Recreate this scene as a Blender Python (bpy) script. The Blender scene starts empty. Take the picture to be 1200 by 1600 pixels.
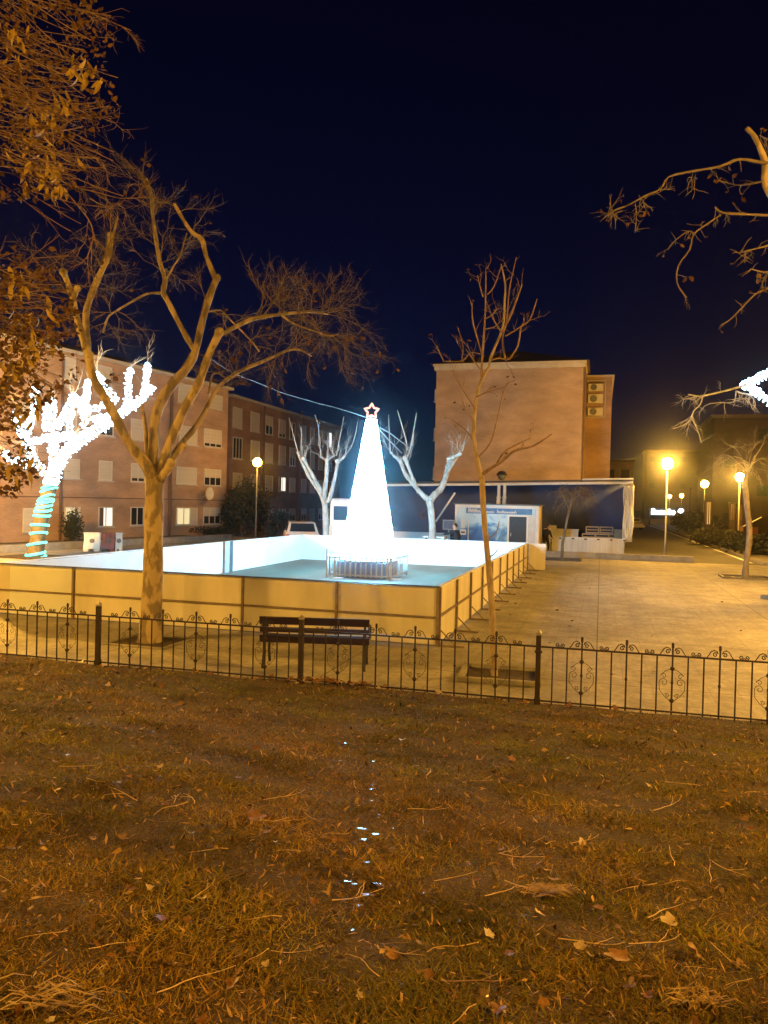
import bpy, math, random
import numpy as np
from mathutils import Vector, Matrix, Quaternion
random.seed(7); rng = np.random.default_rng(7)
R_ = math.radians
sc = bpy.context.scene
COL = sc.collection

# ------------------------------------------------------------------ camera
H = 2.66; F = 1200.0
CR = Matrix.Rotation(R_(90 - 0.76), 3, 'X') @ Matrix.Rotation(R_(1.35), 3, 'Z')
cam_d = bpy.data.cameras.new('camera'); cam = bpy.data.objects.new('camera', cam_d); COL.objects.link(cam)
cam.location = (0, 0, H); cam.rotation_euler = CR.to_euler()
cam_d.sensor_fit = 'VERTICAL'; cam_d.sensor_height = 36; cam_d.lens = 27
cam_d.clip_start = 0.05; cam_d.clip_end = 2000
sc.camera = cam

def ray(px, py):
    return CR @ Vector(((px - 600) / F, -(py - 800) / F, -1))
def P(px, py, d):                      # the point seen at photo pixel px,py at distance d along the street
    r = ray(px, py); return Vector((r.x / r.y * d, d, H + r.z / r.y * d))
def G(px, py, z=0.0):                  # the point on the ground seen there
    r = ray(px, py); t = (z - H) / r.z; return Vector((r.x * t, r.y * t, z))
def ONP(px, py, p0, dr):               # the point on the upright plane through p0 along dr
    n = Vector((-dr[1], dr[0], 0)); r = ray(px, py)
    t = n.dot(Vector((p0[0], p0[1], 0))) / n.dot(r)
    return Vector((r.x * t, r.y * t, H + r.z * t))

# ------------------------------------------------------------------ tagging
def tag(o, label=None, cat=None, group=None, kind=None):
    if label: o['label'] = label
    if cat: o['category'] = cat
    if group: o['group'] = group
    if kind: o['kind'] = kind
    return o
def thing(name, label, cat, loc=(0, 0, 0), rz=0.0, group=None):
    o = bpy.data.objects.new(name, None); COL.objects.link(o); o.empty_display_size = 0.2
    o.location = loc; o.rotation_euler = (0, 0, rz)
    return tag(o, label, cat, group)
def kids(o): return list(o.children)
def dup(o, loc, rz, label=None):
    c = o.copy(); COL.objects.link(c); c.location = loc; c.rotation_euler = (0, 0, rz)
    if label: c['label'] = label
    for k in kids(o):
        kc = k.copy(); COL.objects.link(kc); kc.parent = c
        for g in kids(k):
            gc = g.copy(); COL.objects.link(gc); gc.parent = kc
    return c

# ------------------------------------------------------------------ mesh builder
class MB:
    def __init__(s): s.v = []; s.f = []
    def add(s, vs, fs):
        n = len(s.v); s.v += [tuple(x) for x in vs]; s.f += [tuple(i + n for i in f) for f in fs]; return s
    def box(s, x0, x1, y0, y1, z0, z1, M=None):
        vs = [Vector((x, y, z)) for z in (z0, z1) for y in (y0, y1) for x in (x0, x1)]
        if M: vs = [M @ v for v in vs]
        return s.add(vs, [(0, 2, 3, 1), (4, 5, 7, 6), (0, 1, 5, 4), (2, 6, 7, 3), (0, 4, 6, 2), (1, 3, 7, 5)])
    def quad(s, a, b, c, d): return s.add([a, b, c, d], [(0, 1, 2, 3)])
    def prism(s, prof, a, b, axis='x'):      # profile of 2D points pushed along an axis from a to b
        n = len(prof)
        def m(t, p): return {'x': (t, p[0], p[1]), 'y': (p[0], t, p[1]), 'z': (p[0], p[1], t)}[axis]
        vs = [m(a, p) for p in prof] + [m(b, p) for p in prof]
        fs = [(i, (i + 1) % n, n + (i + 1) % n, n + i) for i in range(n)] + [tuple(range(n))[::-1], tuple(range(n, 2 * n))]
        return s.add(vs, fs)
    def tube(s, pts, rad, n=6, cap=True):
        pts = [Vector(p) for p in pts]; k = len(pts)
        if not hasattr(rad, '__len__'): rad = [rad] * k
        t0 = (pts[1] - pts[0]).normalized()
        up = Vector((0, 0, 1)) if abs(t0.z) < 0.9 else Vector((1, 0, 0))
        u = t0.cross(up).normalized(); vs = []; fs = []
        for i in range(k):
            t = (pts[min(i + 1, k - 1)] - pts[max(i - 1, 0)])
            if t.length < 1e-9: t = t0.copy()
            t.normalize(); u = (u - t * u.dot(t))
            if u.length < 1e-6: u = t.cross(Vector((0.3, 0.8, 0.5)))
            u.normalize(); w = t.cross(u)
            for j in range(n):
                a = 2 * math.pi * j / n; vs.append(pts[i] + (u * math.cos(a) + w * math.sin(a)) * rad[i])
        for i in range(k - 1):
            for j in range(n):
                fs.append((i * n + j, i * n + (j + 1) % n, (i + 1) * n + (j + 1) % n, (i + 1) * n + j))
        if cap and n > 2: fs.append(tuple(range(n))[::-1]); fs.append(tuple(range((k - 1) * n, k * n)))
        return s.add(vs, fs)
    def cyl(s, c, r, z0, z1, n=16, r2=None):
        r2 = r if r2 is None else r2
        return s.tube([(c[0], c[1], z0), (c[0], c[1], z1)], [r, r2], n)
    def ball(s, c, r, nu=16, nv=10, sq=(1, 1, 1)):
        vs = [(c[0], c[1], c[2] - r * sq[2])]; fs = []
        for i in range(1, nv):
            th = math.pi * i / nv
            for j in range(nu):
                a = 2 * math.pi * j / nu
                vs.append((c[0] + r * sq[0] * math.sin(th) * math.cos(a), c[1] + r * sq[1] * math.sin(th) * math.sin(a), c[2] - r * sq[2] * math.cos(th)))
        vs.append((c[0], c[1], c[2] + r * sq[2])); L = len(vs) - 1
        for j in range(nu): fs.append((0, 1 + (j + 1) % nu, 1 + j))
        for i in range(nv - 2):
            for j in range(nu):
                a = 1 + i * nu + j; b = 1 + i * nu + (j + 1) % nu; fs.append((a, b, b + nu, a + nu))
        o = 1 + (nv - 2) * nu
        for j in range(nu): fs.append((o + j, o + (j + 1) % nu, L))
        return s.add(vs, fs)
    def mesh(s, name, mat, smooth=False):
        me = bpy.data.meshes.new(name); me.from_pydata(s.v, [], s.f); me.update()
        if mat: me.materials.append(mat)
        if smooth: me.polygons.foreach_set('use_smooth', [True] * len(me.polygons))
        return me
    def build(s, name, mat, parent=None, smooth=False, bevel=0):
        o = bpy.data.objects.new(name, s.mesh(name, mat, smooth)); COL.objects.link(o)
        if parent: o.parent = parent
        if bevel:
            m = o.modifiers.new('edge', 'BEVEL'); m.width = bevel; m.segments = 2; m.limit_method = 'ANGLE'
        return o
def np_mesh(name, verts, faces_n, mat, parent=None, cols=None):   # many small equal polygons
    nv = len(verts); nf = nv // faces_n
    me = bpy.data.meshes.new(name)
    me.vertices.add(nv); me.vertices.foreach_set('co', np.asarray(verts, np.float32).ravel())
    me.loops.add(nv); me.loops.foreach_set('vertex_index', np.arange(nv, dtype=np.int32))
    me.polygons.add(nf); me.polygons.foreach_set('loop_start', np.arange(0, nv, faces_n, dtype=np.int32))
    me.polygons.foreach_set('loop_total', np.full(nf, faces_n, np.int32))
    me.update(); me.validate(); me.materials.append(mat)
    if cols is not None:
        at = me.color_attributes.new('tone', 'FLOAT_COLOR', 'POINT')
        at.data.foreach_set('color', np.asarray(cols, np.float32).ravel())
    o = bpy.data.objects.new(name, me); COL.objects.link(o)
    if parent: o.parent = parent
    return o

# ------------------------------------------------------------------ materials
def _new(name):
    m = bpy.data.materials.new(name); m.use_nodes = True
    return m, m.node_tree, m.node_tree.nodes['Principled BSDF']
def mat(name, c, rough=0.8, c2=None, scale=3.0, detail=4, lo=0.35, hi=0.65, bump=0.0, bscale=None, metal=0.0, spec=0.5, stretch=None, coord='Object'):
    m, nt, b = _new(name)
    b.inputs['Roughness'].default_value = rough; b.inputs['Metallic'].default_value = metal
    b.inputs['Specular IOR Level'].default_value = spec
    b.inputs['Base Color'].default_value = (*c, 1)
    if c2 or bump:
        tc = nt.nodes.new('ShaderNodeTexCoord'); src = tc.outputs[coord]
        if stretch:
            mp = nt.nodes.new('ShaderNodeMapping'); mp.inputs['Scale'].default_value = stretch
            nt.links.new(src, mp.inputs[0]); src = mp.outputs[0]
    if c2:
        n = nt.nodes.new('ShaderNodeTexNoise'); n.inputs['Scale'].default_value = scale; n.inputs['Detail'].default_value = detail
        nt.links.new(src, n.inputs['Vector'])
        r = nt.nodes.new('ShaderNodeValToRGB'); r.color_ramp.elements[0].position = lo; r.color_ramp.elements[1].position = hi
        r.color_ramp.elements[0].color = (*c, 1); r.color_ramp.elements[1].color = (*c2, 1)
        nt.links.new(n.outputs['Fac'], r.inputs[0]); nt.links.new(r.outputs[0], b.inputs['Base Color'])
    if bump:
        n2 = nt.nodes.new('ShaderNodeTexNoise'); n2.inputs['Scale'].default_value = bscale or scale * 4; n2.inputs['Detail'].default_value = 5
        nt.links.new(src, n2.inputs['Vector'])
        bp = nt.nodes.new('ShaderNodeBump'); bp.inputs['Strength'].default_value = bump; bp.inputs['Distance'].default_value = 0.02
        nt.links.new(n2.outputs['Fac'], bp.inputs['Height']); nt.links.new(bp.outputs[0], b.inputs['Normal'])
    return m
def emis(name, c, s, sample=True):
    m = bpy.data.materials.new(name); m.use_nodes = True; nt = m.node_tree
    for n in list(nt.nodes): nt.nodes.remove(n)
    e = nt.nodes.new('ShaderNodeEmission'); e.inputs[0].default_value = (*c, 1); e.inputs[1].default_value = s
    o = nt.nodes.new('ShaderNodeOutputMaterial'); nt.links.new(e.outputs[0], o.inputs[0])
    if not sample: m.cycles.emission_sampling = 'NONE'
    return m
def mat_attr(name, rough=0.9, spec=0.2, trans=0.0):
    m, nt, b = _new(name); a = nt.nodes.new('ShaderNodeVertexColor'); a.layer_name = 'tone'
    nt.links.new(a.outputs[0], b.inputs['Base Color']); b.inputs['Roughness'].default_value = rough
    b.inputs['Specular IOR Level'].default_value = spec
    return m
def mat_brick(name, c1, c2, mortar, scale=1.0):
    m, nt, b = _new(name); b.inputs['Roughness'].default_value = 0.95
    tc = nt.nodes.new('ShaderNodeTexCoord'); sep = nt.nodes.new('ShaderNodeSeparateXYZ'); nt.links.new(tc.outputs['Object'], sep.inputs[0])
    ad = nt.nodes.new('ShaderNodeMath'); ad.operation = 'ADD'; nt.links.new(sep.outputs[0], ad.inputs[0]); nt.links.new(sep.outputs[1], ad.inputs[1])
    cb = nt.nodes.new('ShaderNodeCombineXYZ'); nt.links.new(ad.outputs[0], cb.inputs[0]); nt.links.new(sep.outputs[2], cb.inputs[1])
    br = nt.nodes.new('ShaderNodeTexBrick'); br.inputs['Scale'].default_value = scale
    br.inputs['Brick Width'].default_value = 0.26; br.inputs['Row Height'].default_value = 0.075; br.inputs['Mortar Size'].default_value = 0.008
    br.inputs['Color1'].default_value = (*c1, 1); br.inputs['Color2'].default_value = (*c2, 1); br.inputs['Mortar'].default_value = (*mortar, 1)
    nt.links.new(cb.outputs[0], br.inputs['Vector'])
    n = nt.nodes.new('ShaderNodeTexNoise'); n.inputs['Scale'].default_value = 0.5; n.inputs['Detail'].default_value = 6
    mp = nt.nodes.new('ShaderNodeMapping'); mp.inputs['Scale'].default_value = (1, 1, 2.5); nt.links.new(tc.outputs['Object'], mp.inputs[0]); nt.links.new(mp.outputs[0], n.inputs['Vector'])
    mr = nt.nodes.new('ShaderNodeMapRange'); mr.inputs[1].default_value = 0.3; mr.inputs[2].default_value = 0.7; mr.inputs[3].default_value = 0.72; mr.inputs[4].default_value = 1.15
    nt.links.new(n.outputs['Fac'], mr.inputs[0])
    mx = nt.nodes.new('ShaderNodeMix'); mx.data_type = 'RGBA'; mx.blend_type = 'MULTIPLY'; mx.inputs[0].default_value = 1
    nt.links.new(br.outputs[0], mx.inputs[6]); nt.links.new(mr.outputs[0], mx.inputs[7]); nt.links.new(mx.outputs[2], b.inputs['Base Color'])
    return m
def mat_paving(name, c1, c2, joint):
    m, nt, b = _new(name); b.inputs['Roughness'].default_value = 0.75
    tc = nt.nodes.new('ShaderNodeTexCoord'); mp = nt.nodes.new('ShaderNodeMapping'); mp.inputs['Rotation'].default_value = (0, 0, R_(15.75))
    nt.links.new(tc.outputs['Object'], mp.inputs[0])
    br = nt.nodes.new('ShaderNodeTexBrick'); br.inputs['Scale'].default_value = 1.0; br.inputs['Brick Width'].default_value = 0.4; br.inputs['Row Height'].default_value = 0.4
    br.offset = 0.0; br.inputs['Mortar Size'].default_value = 0.006
    br.inputs['Color1'].default_value = (*c1, 1); br.inputs['Color2'].default_value = (*c2, 1); br.inputs['Mortar'].default_value = (*joint, 1)
    nt.links.new(mp.outputs[0], br.inputs['Vector'])
    col = br.outputs[0]
    for sc_, lo, hi, st in ((0.25, 0.72, 1.28, (1, 1, 1)), (1.6, 0.7, 1.25, (1, 1, 1)), (0.9, 0.82, 1.12, (1, 0.15, 1)), (9.0, 0.72, 1.25, (1, 1, 1))):
        n = nt.nodes.new('ShaderNodeTexNoise'); n.inputs['Scale'].default_value = sc_; n.inputs['Detail'].default_value = 6; n.inputs['Roughness'].default_value = 0.65
        m2 = nt.nodes.new('ShaderNodeMapping'); m2.inputs['Scale'].default_value = st; nt.links.new(mp.outputs[0], m2.inputs[0]); nt.links.new(m2.outputs[0], n.inputs['Vector'])
        mr = nt.nodes.new('ShaderNodeMapRange'); mr.inputs[1].default_value = 0.3; mr.inputs[2].default_value = 0.7; mr.inputs[3].default_value = lo; mr.inputs[4].default_value = hi
        nt.links.new(n.outputs['Fac'], mr.inputs[0])
        mx = nt.nodes.new('ShaderNodeMix'); mx.data_type = 'RGBA'; mx.blend_type = 'MULTIPLY'; mx.inputs[0].default_value = 1
        nt.links.new(col, mx.inputs[6]); nt.links.new(mr.outputs[0], mx.inputs[7]); col = mx.outputs[2]
    b2 = nt.nodes.new('ShaderNodeTexBrick'); b2.inputs['Scale'].default_value = 1.0; b2.inputs['Brick Width'].default_value = 4.0; b2.inputs['Row Height'].default_value = 4.0; b2.offset = 0.0; b2.inputs['Mortar Size'].default_value = 0.012
    for k_ in ('Color1', 'Color2'): b2.inputs[k_].default_value = (1, 1, 1, 1)
    b2.inputs['Mortar'].default_value = (0.45, 0.42, 0.4, 1); nt.links.new(mp.outputs[0], b2.inputs['Vector'])
    mx = nt.nodes.new('ShaderNodeMix'); mx.data_type = 'RGBA'; mx.blend_type = 'MULTIPLY'; mx.inputs[0].default_value = 1
    nt.links.new(col, mx.inputs[6]); nt.links.new(b2.outputs[0], mx.inputs[7]); col = mx.outputs[2]
    nt.links.new(col, b.inputs['Base Color'])
    bp = nt.nodes.new('ShaderNodeBump'); bp.inputs['Strength'].default_value = 0.4; bp.inputs['Distance'].default_value = 0.01
    nt.links.new(n.outputs['Fac'], bp.inputs['Height']); nt.links.new(bp.outputs[0], b.inputs['Normal'])
    return m

M = {}
M['plaza'] = mat_paving('plaza paving', (0.33, 0.31, 0.275), (0.315, 0.295, 0.26), (0.24, 0.222, 0.195))
M['asphalt'] = mat('asphalt', (0.045, 0.045, 0.046), 0.75, (0.075, 0.072, 0.07), 1.2, 6, bump=0.3, bscale=60)
M['pavement'] = mat('pavement', (0.26, 0.24, 0.21), 0.85, (0.18, 0.17, 0.15), 0.9, 6)
M['earth'] = mat('ground earth', (0.10, 0.08, 0.055), 0.95, (0.06, 0.05, 0.035), 0.4, 6)
M['soil'] = mat('soil', (0.035, 0.024, 0.016), 0.98, (0.075, 0.05, 0.03), 9, 6, bump=0.8)
M['lawn'] = mat('lawn soil', (0.035, 0.02, 0.008), 0.97, (0.075, 0.042, 0.015), 5.0, 8, bump=0.9, bscale=40)
M['concrete'] = mat('concrete', (0.30, 0.28, 0.25), 0.9, (0.2, 0.19, 0.17), 2.5, 6, bump=0.2)
M['iron'] = mat('painted iron', (0.012, 0.006, 0.006), 0.6, (0.022, 0.010, 0.008), 14, 4, bump=0.15, bscale=90)
M['postcap'] = mat('grey post cap', (0.45, 0.42, 0.38), 0.35, (0.3, 0.28, 0.26), 20, 3, metal=0.6)
M['bench'] = mat('bench paint', (0.014, 0.008, 0.011), 0.4, (0.026, 0.014, 0.016), 7, 5, stretch=(1, 8, 8), bump=0.1)
M['ply'] = mat('beige board', (0.54, 0.51, 0.43), 0.75, (0.66, 0.63, 0.55), 1.6, 8, lo=0.3, hi=0.7, stretch=(1.6, 1.6, 0.5))
M['ply_pale'] = mat('pale board', (0.66, 0.69, 0.70), 0.75, (0.6, 0.63, 0.64), 1.1, 5)
M['rinkwhite'] = mat('white liner', (0.80, 0.84, 0.83), 0.4, (0.74, 0.79, 0.78), 1.5, 4)
M['cap'] = mat('dark cap', (0.05, 0.045, 0.045), 0.5, (0.09, 0.08, 0.075), 6)
M['rinkpost'] = mat('brown steel', (0.15, 0.11, 0.08), 0.6, (0.22, 0.17, 0.13), 8)
M['rinkfloor'] = mat('rink floor', (0.165, 0.145, 0.105), 0.5, (0.24, 0.215, 0.16), 1.4, 7, lo=0.3, hi=0.7, stretch=(1, 0.35, 1))
M['greypost'] = mat('grey post', (0.42, 0.42, 0.42), 0.6, (0.3, 0.3, 0.31), 4)
M['bark'] = mat('plane bark', (0.19, 0.15, 0.10), 0.9, (0.40, 0.32, 0.21), 6, 6, lo=0.46, hi=0.55, bump=0.5, bscale=30, stretch=(1, 1, 0.45))
M['bark_thin'] = mat('young bark', (0.20, 0.155, 0.12), 0.8, (0.36, 0.29, 0.23), 12, 5, bump=0.4, bscale=60, stretch=(1, 1, 0.4))
M['bark_dark'] = mat('dull bark', (0.12, 0.095, 0.07), 0.9, (0.2, 0.165, 0.12), 8, 5, bump=0.5, bscale=40, stretch=(1, 1, 0.4))
M['bark_grey'] = mat('grey bark', (0.27, 0.26, 0.23), 0.9, (0.42, 0.41, 0.37), 6, 5, lo=0.4, hi=0.6, bump=0.5, stretch=(1, 1, 0.5))
M['twig'] = mat('twig', (0.12, 0.092, 0.066), 0.85, (0.19, 0.15, 0.11), 9, 3)
M['twig_red'] = mat('reddish twig', (0.16, 0.10, 0.072), 0.7, (0.25, 0.165, 0.12), 9, 3)
M['deadleaf'] = mat('dead crown leaf', (0.055, 0.026, 0.011), 0.8, (0.13, 0.062, 0.022), 8, 3)
M['gold'] = mat('golden leaf', (0.40, 0.27, 0.04), 0.6, (0.27, 0.18, 0.03), 12, 3)
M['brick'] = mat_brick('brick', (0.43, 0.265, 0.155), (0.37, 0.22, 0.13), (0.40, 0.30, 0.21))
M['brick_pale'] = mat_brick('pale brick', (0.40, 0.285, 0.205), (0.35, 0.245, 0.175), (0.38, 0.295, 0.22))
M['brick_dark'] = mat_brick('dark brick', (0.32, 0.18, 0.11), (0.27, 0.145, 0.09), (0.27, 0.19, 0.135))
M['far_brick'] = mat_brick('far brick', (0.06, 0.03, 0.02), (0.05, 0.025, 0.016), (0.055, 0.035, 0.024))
M['cornice'] = mat('pale cornice', (0.5, 0.46, 0.4), 0.85, (0.4, 0.37, 0.32), 2)
M['roof'] = mat('roof tile', (0.14, 0.085, 0.06), 0.9, (0.09, 0.06, 0.045), 3, 6, bump=0.6, bscale=12)
M['blind'] = mat('roller blind', (0.56, 0.51, 0.42), 0.7, (0.5, 0.45, 0.37), 1.0, 3, bump=0.5, bscale=3, stretch=(0.02, 0.02, 12))
M['frame'] = mat('window frame', (0.62, 0.58, 0.5), 0.5, (0.55, 0.51, 0.45), 3)
M['glass'] = mat('dark glass', (0.02, 0.022, 0.026), 0.08, (0.03, 0.03, 0.032), 2)
M['pipe'] = mat('brown pipe', (0.10, 0.055, 0.04), 0.6, (0.13, 0.07, 0.05), 5)
M['white'] = mat('white paint', (0.75, 0.75, 0.73), 0.5, (0.68, 0.68, 0.66), 2)
M['cloth'] = mat('white cloth', (0.72, 0.72, 0.68), 0.85, (0.6, 0.6, 0.56), 3, 5, bump=0.4, bscale=10, stretch=(3, 3, 0.3))
M['navy'] = mat('navy tarpaulin', (0.020, 0.034, 0.115), 0.6, (0.03, 0.05, 0.155), 0.9, 5, bump=0.4, bscale=1.6)
M['black'] = mat('black', (0.012, 0.012, 0.013), 0.5, (0.02, 0.02, 0.02), 5)
M['wood'] = mat('pale wood', (0.5, 0.42, 0.30), 0.7, (0.42, 0.35, 0.25), 4, 5, stretch=(0.4, 3, 3))
M['carwhite'] = mat('car paint', (0.68, 0.62, 0.57), 0.25, (0.64, 0.59, 0.54), 1)
M['vanwhite'] = mat('van paint', (0.74, 0.76, 0.78), 0.25, (0.7, 0.72, 0.74), 1)
M['carglass'] = mat('car glass', (0.02, 0.03, 0.05), 0.05, (0.025, 0.035, 0.055), 1)
M['tyre'] = mat('tyre', (0.02, 0.02, 0.02), 0.9, (0.03, 0.03, 0.03), 9)
M['redlens'] = mat('red lens', (0.35, 0.02, 0.015), 0.3, (0.4, 0.03, 0.02), 4)
M['redplastic'] = mat('faded red and dark plastic', (0.24, 0.06, 0.05), 0.5, (0.05, 0.055, 0.06), 0.9, 2, lo=0.56, hi=0.6)
M['greyplastic'] = mat('dark grey plastic', (0.10, 0.11, 0.12), 0.5, (0.14, 0.15, 0.16), 3)
M['whiteplastic'] = mat('white plastic', (0.62, 0.62, 0.6), 0.45, (0.52, 0.52, 0.5), 3)
M['hedge'] = mat('shrub leaf', (0.012, 0.016, 0.008), 0.75, (0.028, 0.032, 0.014), 3, 3)
M['polegrey'] = mat('galvanised pole', (0.36, 0.36, 0.35), 0.5, (0.28, 0.28, 0.27), 6, metal=0.3)
M['skin'] = mat('skin', (0.48, 0.29, 0.2), 0.6, (0.44, 0.26, 0.18), 8)
M['jacket'] = mat('dark jacket', (0.012, 0.014, 0.022), 0.85, (0.02, 0.022, 0.032), 12)
M['hair'] = mat('black hair', (0.01, 0.008, 0.007), 0.6, (0.02, 0.016, 0.012), 30)
M['bluebox'] = mat('blue ballast cover', (0.13, 0.14, 0.20), 0.7, (0.17, 0.19, 0.26), 3, 4, stretch=(3, 3, 0.4), bump=0.4)
M['blueband'] = mat('blue title band', (0.05, 0.16, 0.42), 0.5, (0.10, 0.26, 0.52), 3)
M['slat'] = mat('grey slat', (0.36, 0.37, 0.36), 0.5, (0.26, 0.27, 0.27), 5)
SOD = (1.0, 0.49, 0.065)
LED = (0.22, 0.64, 1.0)
M['led'] = emis('cold led', LED, 95.0)
M['led_net'] = emis('cold led net', LED, 74.0)
M['led_tree'] = emis('tree led', (0.5, 0.82, 1.0), 13.0)
M['led_rope'] = emis('teal rope light', (0.16, 1.0, 0.68), 3.6)
M['star'] = emis('warm star', (1.0, 0.48, 0.38), 2.0)
M['globe'] = emis('sodium globe', SOD, 1380.0)
M['globe_boosted'] = emis('boosted sodium globe', SOD, 3900.0)
M['globe_far'] = emis('far sodium globe', SOD, 110.0)
M['winlit'] = emis('lit window', (1.0, 0.80, 0.42), 0.95, False)
M['winlit_w'] = emis('lit window white', (1.0, 0.93, 0.74), 1.3, False)
M['warm_glow'] = emis('warm doorway and wall glow', (1.0, 0.52, 0.10), 0.9, False)
M['sign'] = emis('sign letters', (0.92, 0.96, 1.0), 5.0)

# ------------------------------------------------------------------ the grid of the square
PHI = R_(15.75); GX = Vector((math.cos(PHI), -math.sin(PHI), 0)); GY = Vector((math.sin(PHI), math.cos(PHI), 0))
A0 = Vector((1.04, 14.2, 0))
def L2W(x, y, z=0.0): return A0 + GX * x + GY * y + Vector((0, 0, z))
def W2L(p): q = Vector(p) - A0; return Vector((q.dot(GX), q.dot(GY), q.z))

# ------------------------------------------------------------------ ground
def sheet(name, pts, mt, z, kind='structure'):
    o = MB().add([(p[0], p[1], z) for p in pts], [tuple(range(len(pts)))]).build(name, mt); tag(o, kind=kind); return o
FA, FB = 10.75, -0.265                       # the railing's line y = FA + FB x
def fdist(x, y): return (FA + FB * x - y) / math.hypot(1, FB)
def lawn_z(x, y):
    s = fdist(x, y)
    z = 0.03 + 0.112 * max(s, -0.5) if s < 9 else 0.03 + 0.112 * 9 + 0.03 * (1 - math.exp(-(s - 9) / 2))
    z += 0.022 * math.sin(x * 1.3 + y * 0.7) * min(1, max(0, s / 2)) + 0.012 * math.sin(x * 3.1 - y * 2.3) * min(1, max(0, s))
    z += 0.02 * math.sin(x * 2.1 + 0.6) * math.exp(-max(0, s) / 0.5)
    return z
sheet('ground', [(-400, -60), (400, -60), (400, 700), (-400, 700)], M['earth'], -0.04)
sheet('plaza', [L2W(-60, -12), L2W(30, -12), L2W(30, 26.8), L2W(-14, 26.8), L2W(-14, 75), L2W(-60, 75)], M['plaza'], 0.0)
sheet('road', [L2W(-14, 26.8), L2W(10.6, 26.8), L2W(10.6, 230), L2W(-14, 230)], M['asphalt'], -0.012)
sheet('pavement', [L2W(10.72, 26.8), L2W(60, 26.8), L2W(60, 230), L2W(10.72, 230)], M['pavement'], 0.0)
_k = MB()
_p = [L2W(10.6, 27.2), L2W(10.72, 27.2), L2W(10.72, 230), L2W(10.6, 230)]
_k.add([(p.x, p.y, -0.03) for p in _p] + [(p.x, p.y, 0.12) for p in _p], [(4, 5, 6, 7), (0, 1, 5, 4), (1, 2, 6, 5), (2, 3, 7, 6), (3, 0, 4, 7)])
tag(_k.build('kerb', M['concrete']), kind='structure')
_k = MB()
_p = [L2W(10.2, 28.5), L2W(10.36, 28.5), L2W(10.36, 220), L2W(10.2, 220)]
sheet('road_line', _p, M['white'], -0.008)

# lawn: a mown bank that falls from the camera to the railing
def build_lawn():
    xs = np.arange(-16, 14.01, 0.2); b = MB(); idx = {}
    ss = np.concatenate([np.arange(-0.12, 2, 0.08), np.arange(2, 16, 0.25)])
    for i, x in enumerate(xs):
        for j, s_ in enumerate(ss):
            ed = 0.07 * math.sin(x * 2.3) + 0.05 * math.sin(x * 5.7 + 1) if s_ < 0.2 else 0
            y = FA + FB * x - (s_ + ed) * math.hypot(1, FB)
            z = lawn_z(x, y) if s_ > 0.0 else 0.004
            idx[i, j] = len(b.v); b.v.append((x, y, max(0.004, z)))
    for i in range(len(xs) - 1):
        for j in range(len(ss) - 1):
            b.f.append((idx[i, j], idx[i, j + 1], idx[i + 1, j + 1], idx[i + 1, j]))
    tag(b.build('lawn', M['lawn'], smooth=True), kind='structure')
build_lawn()

def lnoise(x, y, s):                 # cheap smooth noise for patches
    return (np.sin(x * 1.7 * s + 1.3 * np.sin(y * 1.1 * s)) + np.sin(y * 2.3 * s + 1.7 * np.sin(x * 0.9 * s + 2)) + np.sin((x + y) * 1.3 * s + 4)) / 3
VZ = np.vectorize(lawn_z)
def build_grass():
    N = 440000
    # denser close to the camera, where single blades show
    y = 1.9 + (12.4 - 1.9) * rng.random(N) ** 1.7
    x = (rng.random(N) * 2 - 1) * (0.55 * y + 1.6)
    fd = (FA + FB * x - y) / math.hypot(1, FB); k = (fd > 0.0) & (rng.random(N) < 0.8 + 0.55 * lnoise(x * 2.1, y * 2.6, 1.9)); x, y, fd = x[k], y[k], fd[k]; n = len(x)
    z = VZ(x, y)
    g = lnoise(x, y, 0.9) * 0.5 + lnoise(x, y, 2.7) * 0.3 + rng.normal(0, 0.35, n)   # green against straw
    h = (0.011 + 0.022 * rng.random(n)) * (1 + 0.5 * lnoise(x, y, 3.3)) * np.clip(0.55 + fd * 0.5, 0.5, 1)
    lean = rng.normal(0, 1.5, (n, 2)) * h[:, None] * 0.9
    a = rng.random(n) * 2 * math.pi; w = 0.0022 + 0.002 * rng.random(n) + 0.0006 * y / 3
    dx, dy = np.cos(a) * w, np.sin(a) * w
    base = np.stack([x, y, z - 0.004], 1)
    v = np.empty((n, 3, 3), np.float32)
    v[:, 0] = base + np.stack([-dx, -dy, 0 * dx], 1); v[:, 1] = base + np.stack([dx, dy, 0 * dx], 1)
    v[:, 2] = base + np.concatenate([lean, h[:, None]], 1)
    green = np.array([0.10, 0.115, 0.010]); straw = np.array([0.36, 0.21, 0.035]); brown = np.array([0.15, 0.068, 0.013])
    t = 1 / (1 + np.exp(-3.0 * (g + 0.1 - 0.35 * np.clip((fd - 4.5) / 3, -1, 1))))[:, None]
    u = rng.random(n)[:, None]
    c = green * t + (straw * u + brown * (1 - u)) * (1 - t)
    c *= ((0.55 + 0.75 * rng.random(n)) * np.clip(1.0 + 0.55 * lnoise(x * 1.3 + 4, y * 1.9, 1.4) + 0.35 * lnoise(x * 3.1, y * 4.3 + 2, 2.2), 0.35, 1.9))[:, None]
    cc = np.ones((n, 3, 4), np.float32); cc[:, :, :3] = c[:, None, :]
    o = np_mesh('grass', v.reshape(-1, 3), 3, mat_attr('grass blade', 0.75, 0.25), cols=cc.reshape(-1, 4))
    tag(o, 'short worn grass and straw covering the bank', 'grass', kind='stuff')
build_grass()
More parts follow.
